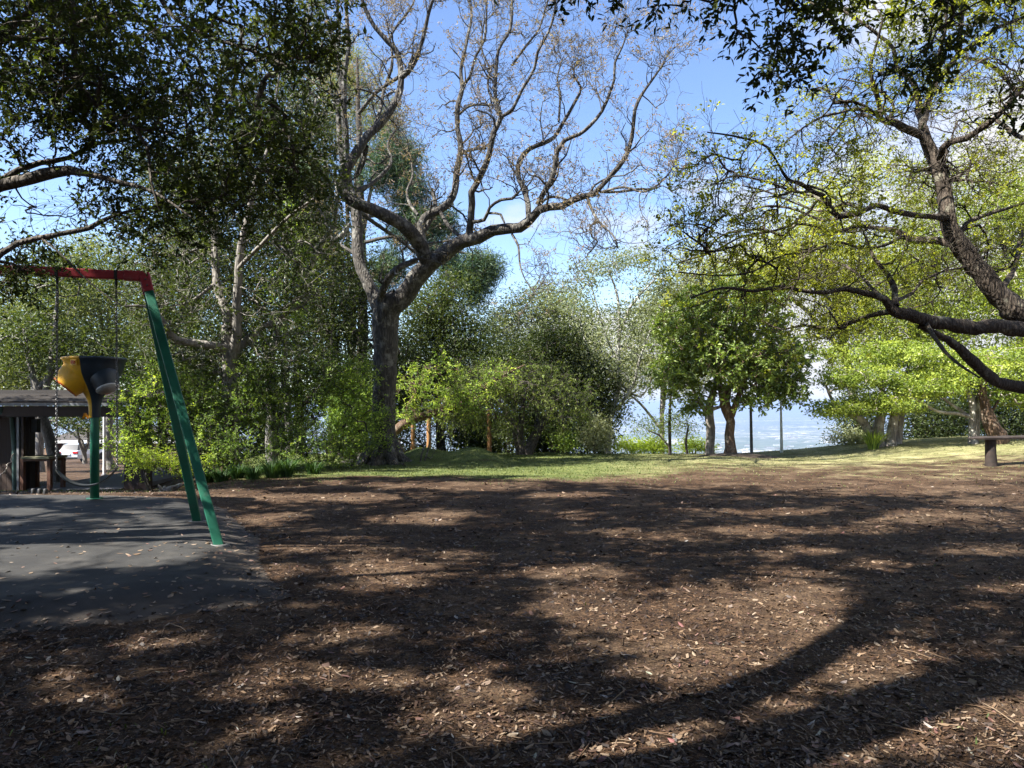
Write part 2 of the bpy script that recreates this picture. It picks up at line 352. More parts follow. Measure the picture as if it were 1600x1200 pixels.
def plankmat(name, c0, c1, ax, sc):
    m, t, o = newmat(name); p = pos(t); s = t.nodes.new('ShaderNodeSeparateXYZ'); t.links.new(p, s.inputs[0])
    w = mth(t, 'FRACT', mth(t, 'MULTIPLY', s.outputs[ax], sc)); g = ramp(t, w, [(0, (0, 0, 0)), (.06, (1, 1, 1)), (.94, (1, 1, 1)), (1, (0, 0, 0))])
    cell = mth(t, 'FLOOR', mth(t, 'MULTIPLY', s.outputs[ax], sc)); wn = t.nodes.new('ShaderNodeTexWhiteNoise'); wn.noise_dimensions = '1D'; t.links.new(cell, wn.inputs['W'])
    ms = [6, 6, 6]; ms[2 if ax == 0 else 0] = .6
    c = ramp(t, mth(t, 'ADD', mth(t, 'MULTIPLY', wn.outputs[0], .5), mth(t, 'MULTIPLY', noise(t, p, 3, 6, .6, tuple(ms)), .5)), [(.2, c0), (.8, c1)])
    b = t.nodes.new('ShaderNodeBsdfPrincipled'); b.inputs['Roughness'].default_value = .8; t.links.new(c, b.inputs['Base Color'])
    t.links.new(bump(t, g, .8, .02), b.inputs['Normal']); t.links.new(b.outputs[0], o.inputs[0]); return m
M['wallwood'] = plankmat('timber_boards', (.012, .007, .0045), (.038, .021, .013), 0, 7.)
M['roofm'] = plankmat('weathered_shingle', (.015, .012, .010), (.065, .054, .046), 1, 5.)
M['fascia'] = solid('fascia_brown', (.035, .018, .012), .7)
M['gutter'] = solid('gutter_grey', (.20, .21, .22), .5)
M['downpipe'] = solid('downpipe_green', (.05, .10, .085), .5)
M['postw'] = solid('post_timber', (.26, .13, .045), .75, 0, .35, 5, .3, (.22, .12, .06))
M['tablew'] = solid('table_timber', (.10, .04, .02), .7, 0, .3, 9, .2)
M['tabletop'] = solid('table_top_timber', (.16, .155, .09), .7, 0, .3, 9, .2)
M['slab'] = solid('concrete_slab', (.12, .12, .135), .85, 0, .2, 3, .3)
M['brick'] = solid('house_brick', (.28, .17, .10), .85, 0, .3, 12, .2)
M['housew'] = solid('house_white', (.6, .6, .58), .6)
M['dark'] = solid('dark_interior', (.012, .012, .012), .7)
M['carw'] = solid('car_paint', (.62, .65, .70), .25, 0, .05, 3, 0, None, .5, .6)
M['glass'] = solid('car_glass', (.012, .014, .016), .08, 0, .1, 3, 0)
M['tail'] = solid('tail_light', (.45, .015, .02), .2, 0, .1, 3, 0)
M['tyre'] = solid('tyre', (.015, .015, .015), .8)
M['polew'] = solid('pole_pale', (.78, .80, .74), .6, 0, .2, 9, .1)
M['poleg'] = solid('pole_grey', (.12, .12, .115), .7, 0, .3, 9, .1)
M['rock'] = solid('rock', (.07, .05, .035), .9, 0, .4, 12, .6)
M['benchw'] = solid('bench_log', (.028, .018, .013), .85, 0, .5, 8, .6)
M['black'] = solid('black_rubber', (.012, .012, .013), .6)
def groundmat():
    m, t, o = newmat('ground_soil_grass'); p = pos(t); gw = attr(t, 'grass'); fw = attr(t, 'far'); dry = attr(t, 'dry')
    fine = noise(t, p, 60, 5, .75); mid = noise(t, p, 9, 6, .7); big = noise(t, p, 1.2, 5, .6)
    h = mth(t, 'ADD', mth(t, 'MULTIPLY', fine, .6), mth(t, 'MULTIPLY', mid, .4))
    litter = ramp(t, h, [(.30, (.004, .0022, .0013)), (.46, (.016, .0085, .0045)), (.58, (.098, .055, .028)), (.72, (.34, .21, .12))])
    soil = ramp(t, h, [(.32, (.010, .006, .004)), (.52, (.092, .058, .034)), (.7, (.35, .245, .155))])
    c = mixc(t, ramp(t, big, [(.46, (0, 0, 0)), (.60, (1, 1, 1))]), litter, soil)
    gh = mth(t, 'ADD', mth(t, 'MULTIPLY', noise(t, p, 22, 5, .7), .65), mth(t, 'MULTIPLY', big, .35))
    g1 = ramp(t, gh, [(.32, (.022, .034, .009)), (.5, (.08, .105, .025)), (.66, (.20, .20, .07))])
    g2 = ramp(t, gh, [(.34, (.065, .08, .022)), (.5, (.21, .205, .085)), (.66, (.46, .39, .23))])
    g = mixc(t, dry, g1, g2)
    md2 = noise(t, p, 3.2, 6, .75, (.6, 1.6, 1)); br = mth(t, 'MULTIPLY', mth(t, 'SUBTRACT', mth(t, 'ADD', mth(t, 'ADD', gw, mth(t, 'MULTIPLY', md2, 1.5)), mth(t, 'MULTIPLY', big, .6)), 1.62), 2.6, True)
    c = mixc(t, br, c, g)
    # the plain below the hill: bush with suburbs
    v = t.nodes.new('ShaderNodeTexVoronoi'); v.inputs['Scale'].default_value = .022; t.links.new(p, v.inputs['Vector'])
    sub = noise(t, p, .0011, 5, .65); veg = ramp(t, noise(t, p, .006, 8, .75), [(.35, (.03, .05, .025)), (.65, (.12, .14, .09))])
    roof = ramp(t, mth(t, 'MULTIPLY', mth(t, 'SUBTRACT', sub, .47), 8, True), [(0, (0, 0, 0)), (1, (1, 1, 1))])
    spot = ramp(t, v.outputs['Color'], [(.45, (0, 0, 0)), (.5, (1, 1, 1))], 'CONSTANT')
    c2 = mixc(t, mixc(t, 1.0, roof, spot, 'MULTIPLY'), veg, (.55, .50, .46)); c = mixc(t, fw, c, c2)
    b = t.nodes.new('ShaderNodeBsdfPrincipled'); b.inputs['Roughness'].default_value = .95; b.inputs['Specular IOR Level'].default_value = .2
    t.links.new(c, b.inputs['Base Color']); bb = bump(t, h, 1.0, .035); t.links.new(bb, b.inputs['Normal'])
    t.links.new(b.outputs[0], o.inputs[0]); return m
M['ground'] = groundmat()
def matmat():
    m, t, o = newmat('softfall_rubber'); p = pos(t); f = noise(t, p, 180, 3, .7); b2 = noise(t, p, 1.6, 6, .65)
    h = mth(t, 'ADD', mth(t, 'MULTIPLY', f, .45), mth(t, 'MULTIPLY', b2, .55))
    c = ramp(t, h, [(.35, (.005, .005, .0045)), (.5, (.015, .014, .0125)), (.65, (.052, .049, .043))])
    edge = attr(t, 'edge'); c = mixc(t, mth(t, 'MULTIPLY', mth(t, 'ADD', edge, mth(t, 'MULTIPLY', mth(t, 'SUBTRACT', b2, .55), 2.5)), .45, True), c, (.07, .05, .034))
    b = t.nodes.new('ShaderNodeBsdfPrincipled'); b.inputs['Roughness'].default_value = .85; t.links.new(c, b.inputs['Base Color'])
    t.links.new(bump(t, f, .5, .004), b.inputs['Normal']); t.links.new(b.outputs[0], o.inputs[0]); return m
M['mat'] = matmat()
m, t, o = newmat('litter'); c = ramp(t, attr(t), [(0, (.014, .008, .005)), (.3, (.045, .023, .012)), (.55, (.10, .058, .03)), (.72, (.17, .115, .07)), (.86, (.22, .17, .12)), (.93, (.15, .06, .055)), (.965, (.34, .32, .28)), (1, (.09, .14, .03))])
d = t.nodes.new('ShaderNodeBsdfPrincipled'); d.inputs['Roughness'].default_value = .55; d.inputs['Specular IOR Level'].default_value = .4; t.links.new(c, d.inputs['Base Color']); t.links.new(d.outputs[0], o.inputs[0]); M['litter'] = m
M['blade'] = leafmat('grass_blade', (.03, .05, .012), (.07, .10, .025), (.20, .19, .08), .3, .04)

# ---------------------------------------------------------------- ground, playground mat
def leftw(x, y): return (1-ss(x/np.maximum(y, 1.), -.50, -.36))*ss(y, 11, 14)
def ground(x, y):
    x = np.asarray(x, float); y = np.asarray(y, float)
    zr = -.010*np.clip(y, 0, 27)+.62*ss(x, 7, 17)*ss(y, 13, 25)
    zr = zr+.40*np.exp(-((x+2.75)/.75)**2-((y-22.6)/1.1)**2)+.42*np.exp(-((x+1.15)/.8)**2-((y-22.6)/1.1)**2)+.15*np.exp(-((x-6.4)/1.3)**2-((y-22.6)/1.2)**2)
    zl = -.11*np.clip(y-12.5, 0, 8.5)-.058*np.clip(y-21, 0, 70)
    w = leftw(x, y); z = zr*(1-w)+zl*w
    near = 1-ss(np.hypot(x, y), 60, 120)
    z = z+near*(wob(x, y, 3, .8)*.03+wob(x, y, 4, 5.)*.006+wob(x, y, 5, 17.)*.0035)
    e = 26.3*(1-w)+112*w; r = np.hypot(x, y); d = np.maximum(np.where(y > 0, y-e, 0), np.maximum(np.abs(x)-70, np.maximum(-y-90, 0)))
    d = np.clip(d, 0, None); z = z-np.minimum(.5*d*d/(d+6), 250)
    return np.maximum(z, -250)+ss(r, 400, 4000)*wob(x, y, 8, .002)*9
MATP = np.array([(-1.75, 5.85), (-2.05, 5.5), (-2.6, 5.2), (-3.4, 4.95), (-5, 4.7), (-9, 4.4), (-14, 4.6), (-14, 12.7), (-7, 12.6), (-5.2, 12.3), (-4.3, 11.2), (-3.6, 9.8), (-3.0, 8.7), (-2.55, 7.5), (-2.15, 6.6)])
def matdist(x, y):
    """signed distance inside the mat outline (positive inside)"""
    x = np.asarray(x, float); y = np.asarray(y, float); d = np.full(np.broadcast(x, y).shape, 1e9); ins = np.zeros(d.shape, bool)
    n = len(MATP)
    for i in range(n):
        a = MATP[i]; b = MATP[(i+1) % n]; e = b-a; tt = np.clip(((x-a[0])*e[0]+(y-a[1])*e[1])/(e@e), 0, 1)
        d = np.minimum(d, np.hypot(x-a[0]-tt*e[0], y-a[1]-tt*e[1]))
        c = (a[1] > y) != (b[1] > y)
        with np.errstate(all='ignore'): ins ^= c & (x < (b[0]-a[0])*(y-a[1])/(b[1]-a[1]+1e-12)+a[0])
    return np.where(ins, d, -d)
def surf(x, y):
    md = matdist(x, y)+wob(x, y, 9, 2.)*.05
    return ground(x, y)+np.where(md > 0, .10*ss(md, -.05, .7)+.004, 0)
def gridmesh(name, X, Y, Z, mat, attrs, wrap=False, keep=None):
    n0, n1 = X.shape; i = np.arange(n0-1)[:, None]; j = np.arange(n1 if wrap else n1-1)[None]; j2 = (j+1) % n1
    Q = np.stack([i*n1+j, i*n1+j2, (i+1)*n1+j2, (i+1)*n1+j], -1).reshape(-1, 4)
    if keep is not None:
        k = keep.ravel(); Q = Q[k[Q].all(1)]
    V = np.stack([X, Y, Z], -1).reshape(-1, 3); me = bpy.data.meshes.new(name)
    me.vertices.add(len(V)); me.vertices.foreach_set('co', V.astype(np.float32).ravel()); me.loops.add(len(Q)*4); me.loops.foreach_set('vertex_index', Q.astype(np.int32).ravel())
    me.polygons.add(len(Q)); me.polygons.foreach_set('loop_start', (np.arange(len(Q))*4).astype(np.int32)); me.polygons.foreach_set('use_smooth', np.ones(len(Q), bool))
    for k, v in attrs.items():
        a = me.attributes.new(k, 'FLOAT', 'POINT'); a.data.foreach_set('value', np.asarray(v, np.float32).ravel())
    me.update(calc_edges=True); me.materials.append(mat); o = bpy.data.objects.new(name, me); scene.collection.objects.link(o); return o
def grassw(x, y):
    w = ss(y+wob(x, y, 12, .5)*1.6+wob(x, y, 13, 1.7)*.8+.15*np.abs(x), 14.0, 18.6)*(1-.45*ss(x, 2, 6)*(1-ss(y, 18, 23)))
    return w*(1-.8*ss(-x/np.maximum(y, 1), .34, .42))
r = np.concatenate([[0.02], np.geomspace(.4, 48000, 470)])
a = np.concatenate([np.linspace(-46, 46, 330), np.linspace(46, 314, 110)[1:-1]])
RR, AA = np.meshgrid(r, np.radians(a), indexing='ij'); gx = RR*np.sin(AA); gy = RR*np.cos(AA)
g = gridmesh('ground', gx, gy, ground(gx, gy), M['ground'], {'grass': grassw(gx, gy), 'far': ss(RR, 90, 300), 'dry': ss(gx/np.maximum(gy, 3), .05, .34)*.95}, wrap=True)
tag(g, kind='structure')
mx, my = np.meshgrid(np.arange(-13.9, -1.5, .055), np.arange(4.3, 12.9, .055), indexing='ij')
md = matdist(mx, my)+wob(mx, my, 9, 2.)*.05
mz = np.where(md > 0, surf(mx, my), ground(mx, my)-.03)
o = gridmesh('playground_mat', mx, my, mz, M['mat'], {'edge': 1-ss(md, 0., .9)}, keep=md > -.07)
tag(o, kind='structure')

# ---------------------------------------------------------------- leaf litter, chips, twigs, grass (stuff)
def scatter(n, ymin, ymax, power, rng, half=.80):
    """random ground points, denser near the camera"""
    u = rng.rand(n); p = 1-power; y = (ymin**p+u*(ymax**p-ymin**p))**(1/p); x = (rng.rand(n)*2-1)*(half*y+.6); return x, y
def flat_leaves(mb, x, y, size, asp, rng, tilt=.35, lift=.006, val=None, curl=.15):
    M_ = len(x); z = surf(x, y)+lift*(.3+rng.rand(M_)); n = nrm(np.stack([rng.randn(M_)*tilt, rng.randn(M_)*tilt, np.ones(M_)], -1))
    q = rng.rand(M_)*6.283; a = np.stack([np.cos(q), np.sin(q), np.zeros(M_)], -1); a = nrm(a-n*(a*n).sum(1, keepdims=True)); b = np.cross(n, a)
    P = np.stack([x, y, z], -1); l = size[:, None]; w = (size*asp*(.6+.8*rng.rand(M_)))[:, None]*.5; cu = ((rng.rand(M_)-.3)*curl)[:, None]
    P = P-a*l*.5
    V = np.stack([P+n*l*cu, P+a*l*.35+b*w, P+a*l*.75+b*w*.75, P+a*l+n*l*cu, P+a*l*.75-b*w*.75, P+a*l*.35-b*w], 1)
    k = np.arange(M_)[:, None]*6; v = rng.rand(M_) if val is None else val
    mb.quads(V, np.concatenate([k+np.array([[0, 1, 2, 3]]), k+np.array([[0, 3, 4, 5]])]), np.concatenate([v, v]), False)
rng = np.random.RandomState(21)
lit = MB()
x, y = scatter(14000, 1.9, 16, 1.7, rng); k = (matdist(x, y) < -.05) | (rng.rand(len(x)) < .05); k &= rng.rand(len(x)) < (.30+.7*np.clip(wob(x, y, 31, 1.3)+wob(x, y, 32, 4.)*.5+.2, 0, 1))
x = x[k]; y = y[k]; flat_leaves(lit, x, y, .022+.05*rng.rand(len(x))**1.8, .34, rng, .30, .008, np.clip(.18+.8*rng.rand(len(x))**1.25, 0, 1), .18)
# pale fallen leaves on the playground mat
x, y = scatter(9000, 4.5, 13, 1.2, rng); md_ = matdist(x, y); k = (md_ > 0) & (rng.rand(len(x)) < .22+.7*(1-ss(md_, 0, .8))); x = x[k]; y = y[k]
flat_leaves(lit, x, y, .03+.05*rng.rand(len(x)), .4, rng, .2, .004, .60+.32*rng.rand(len(x)), .15)
tag(lit.build('fallen_leaves', M['litter']), kind='stuff', label='brown and pale fallen leaves scattered over the bare ground and playground mat', cat='fallen leaves')
chips = MB()
x, y = scatter(150000, 1.9, 17, 1.7, rng); md_ = matdist(x, y)+wob(x, y, 14, 4.)*.12; k = (rng.rand(len(x)) > ss(md_, -.02, .35)) & (rng.rand(len(x)) > ss(y, 12, 17)*.8); x = x[k]; y = y[k]
sz = (.006+.026*rng.rand(len(x))**3)*(1+.09*y); nM = len(x)
P = np.stack([x, y, surf(x, y)+.003+.008*rng.rand(nM)], -1); q = rng.rand(nM)*6.283
a = nrm(np.stack([np.cos(q), np.sin(q), rng.randn(nM)*.35], -1)); b = np.stack([-np.sin(q), np.cos(q), rng.randn(nM)*.5], -1); wd = (sz*(.15+.3*rng.rand(nM)))[:, None]
chips.quads(np.stack([P-a*sz[:, None]*.5-b*wd*.5, P+a*sz[:, None]*.5-b*wd*.4, P+a*sz[:, None]*.5+b*wd*.5, P-a*sz[:, None]*.5+b*wd*.5], 1), np.arange(nM*4).reshape(-1, 4), rng.rand(nM)**1.5*.92, False)
tag(chips.build('mulch', M['litter']), kind='stuff', label='fine dark brown mulch and bark chips covering the bare ground', cat='mulch')
tw = MB(); x, y = scatter(700, 2, 13, 1.6, rng); k = matdist(x, y) < 0; x = x[k]; y = y[k]; nM = len(x)
q = rng.rand(nM)*6.283; l = .06+.22*rng.rand(nM)**2; c = np.stack([np.cos(q), np.sin(q), 0*q], -1)*l[:, None]; P0 = np.stack([x, y, surf(x, y)+.008], -1)
mid = P0+c*.5+np.stack([rng.randn(nM)*.02, rng.randn(nM)*.02, .006+0*q], -1)
e = P0+c; e[:, 2] = surf(e[:, 0], e[:, 1])+.008
tw.tubes(np.stack([P0, mid, e], 1), np.full((nM, 3), .0028), 4, A=.2+.6*rng.rand(nM))
tag(tw.build('fallen_twigs', M['litter']), kind='stuff', label='thin broken twigs lying among the leaf litter', cat='twigs')
gb = MB(); n = 60000; y = 13.5+13.5*rng.rand(n)**.9; x = (rng.rand(n)*2-1)*.76*y; k = rng.rand(n) < grassw(x, y)*.9*(1-.85*ss(x, 1, 8)); x = x[k]; y = y[k]
x2, y2 = scatter(2600, 3, 14, 1.1, rng); k = (matdist(x2, y2) < -.1) & (wob(x2, y2, 41, 2.2)+.35*rng.randn(len(x2)) > 1.05); x = np.concatenate([x, x2[k]]); y = np.concatenate([y, y2[k]])
n = len(x); P = np.stack([x, y, surf(x, y)-.003], -1); h = .015+.028*rng.rand(n); q = rng.rand(n)*6.283; d = np.stack([np.cos(q), np.sin(q), 0*q], -1); s_ = np.stack([-np.sin(q), np.cos(q), 0*q], -1)*(.004+.00035*y)[:, None]
ln = d*(h*(.2+.8*rng.rand(n)))[:, None]; up = np.stack([0*h, 0*h, h], -1)
gb.quads(np.stack([P-s_, P+s_, P+s_*.5+ln*.6+up*.8, P-s_*.2+ln+up], 1), np.arange(n*4).reshape(-1, 4), np.clip(rng.rand(n)*.7+.35*ss(x, 0, 9), 0, 1), False)
tag(gb.build('grass', M['blade']), kind='stuff', label='short patchy grass on the lawn along the crest', cat='grass')
# the white and pale roofs of the suburbs far below
sb = MB(); n = 7000; rr_ = np.exp(np.log(3200)+rng.rand(n)**.8*(np.log(16000)-np.log(3200))); aa = R(1)*(rng.rand(n)*92-40); x = rr_*np.sin(aa); y = rr_*np.cos(aa)
k = wob(x, y, 55, .004)+.5*rng.randn(n)*.5 > .15; x = x[k]; y = y[k]; z0 = ground(x, y)
for i in range(len(x)):
    w_, d_, h_ = 5+9*rng.rand()**2*2, 4+5*rng.rand(), 3+3*rng.rand(); sb.box((x[i]-w_, y[i]-d_, z0[i]-3), (x[i]+w_, y[i]+d_, z0[i]+h_), rng.rand())
m, t, o = newmat('far_roofs'); c = ramp(t, attr(t), [(0, (.16, .11, .09)), (.4, (.2, .19, .18)), (.75, (.36, .35, .34)), (1, (.6, .6, .6))]); d = t.nodes.new('ShaderNodeBsdfDiffuse'); t.links.new(c, d.inputs[0]); t.links.new(d.outputs[0], o.inputs[0])
tag(sb.build('distant_suburb', m), kind='stuff', label='pale specks of far off suburban buildings on the hazy plain below', cat='suburb')
# ---------------------------------------------------------------- trees
def PL(Y0, pts): return [tuple(W(a, b, Y0+c))+(d/2/F*(Y0+c),) for a, b, c, d in pts]
def gbase(px, Y): p = W(px, 0, Y); return np.array([p[0], Y, float(ground(p[0], Y))-.03])
def shadow_px(P):
    """photo pixel of the ground point that P shades"""
    t = P[:, 2]/-SDIR[2]; x = P[:, 0]+SDIR[0]*t; y = P[:, 1]+SDIR[1]*t; yy = np.maximum(y, .3)
    return 800+F*x/yy, 632+F*(CAMZ+.01*yy-.1*0)/yy, x, y
# ground patches kept sunlit by leaving canopy leaves out (photo px: x, y, half width, half height)
LIT = [(150,882,190,20),(40,905,60,14),(330,850,70,10),(600,912,62,11),(600,888,90,9),(700,1000,0,0),(900,893,90,12),(980,950,150,34),(1215,950,120,42),(1110,990,160,40),(1040,1050,110,16),
       (1400,1035,70,18),(1330,1062,60,12),(950,1148,60,12),(1030,1132,60,10),(860,1178,60,14),(1500,1120,110,26),(1400,1160,90,20),(1580,1080,40,20),(1300,1190,120,16),
       (690,1120,90,16),(500,1060,80,12),(420,1130,60,14),(230,1010,80,8),(640,1070,60,14),(800,1105,60,12),(150,1090,60,10),(740,990,60,10),(560,990,60,9),
       (640,812,60,5),(520,778,130,5),(700,760,120,5),(880,775,60,4),(560,842,70,5),(820,833,50,5),(1000,838,60,6),(1180,828,80,7),(1450,805,80,7),(1520,862,80,8),(1360,882,40,6),(1050,868,40,5),(1270,862,30,6),
       (1550,920,40,8),(1180,800,90,5),(420,780,60,5),(120,785,150,7),(30,812,60,6),(200,845,100,7),(400,815,30,7),(440,895,40,10),(480,860,40,8),(1300,745,330,17),(950,748,130,5),(1450,765,160,8),
       (850,722,100,4),(900,738,180,4),(1150,728,200,10),(1450,720,180,14),(700,738,60,4),(1560,780,60,6),(250,772,160,6)]
_lr = np.random.RandomState(19)
for _ in range(80):      # many small gaps added at random as well
    _y = 640+1600/(2.9+12.5*_lr.rand()**1.3); _w = (14+42*_lr.rand())*(.6+(_y-632)/600); _x = _lr.rand()*1700-50
    if (_x < 430 and 890 < _y < 1020) or (_x < 300 and _y > 1090) or (620 < _x < 900 and _y > 1150): continue
    LIT.append((_x, _y, _w, max(2., _w*(.07+.28*(_y-720)/480))))
LIT += [(1330,1050,110,18),(1490,1132,170,26),(1560,1175,120,30),(975,1143,110,12),(1140,965,200,52),(560,1075,100,14),(760,1090,110,16)]
LITA = np.array(LIT, float)
def litness(P):
    px, py, x, y = shadow_px(P); a = np.zeros(len(P))
    jx = wob(x, y, 61, 3.)*.25; jx = jx+wob(px/np.maximum(1, 1), py*3.2, 62, .022)*.55+wob(px, py*3.2, 63, .06)*.3; s = np.array([np.exp(-np.clip(((px-c[0])/(c[2]+1))**2+((py-c[1])/(c[3]+1))**2+jx, 0, 50)**1.5*.8) for c in LITA if c[2] > 0])
    return s.max(0)
def clearing(P):
    """1 where P would shade the sunny shrubs and the trees along the crest instead of the ground"""
    out = np.zeros(len(P))
    for Yp, xa, xb, za, zb, w_ in ((16.8, -9.6, -2.6, -.3, 3.8, .93), (16.2, -9.6, -5, -.3, 1.5, .9), (20.5, -7.5, -4.4, 1., 5., .6), (23.8, 3.2, 22., .3, 7., .95), (24.5, -3.5, 3., 0., 4.5, .8), (11.6, -7.1, -6.1, 1.4, 2.4, .8), (8.2, 1.2, 9., 2.2, 8., .82), (6.7, -5.2, -1.2, 3., 6., .45), (8.4, -7., -4.2, 2.8, 3.2, .7), (8.3, -4.6, -2.9, .2, 3., .5)):
        t = (Yp-P[:, 1])/SDIR[1]; x = P[:, 0]+SDIR[0]*t; z = P[:, 2]+SDIR[2]*t
        out = np.maximum(out, w_*((t > 0) & (x > xa) & (x < xb) & (z > za) & (z < zb)))
    return out
kr = np.random.RandomState(5)
def keeplit(P, strength=1.0): return (kr.rand(len(P)) > np.clip(litness(P)*1.35*strength, 0, 1)) & (kr.rand(len(P)) > clearing(P))
def photo_px(P):
    y = np.maximum(P[:, 1], .05); return 800+F*P[:, 0]/y, 632-F*(P[:, 2]-CAMZ)/y

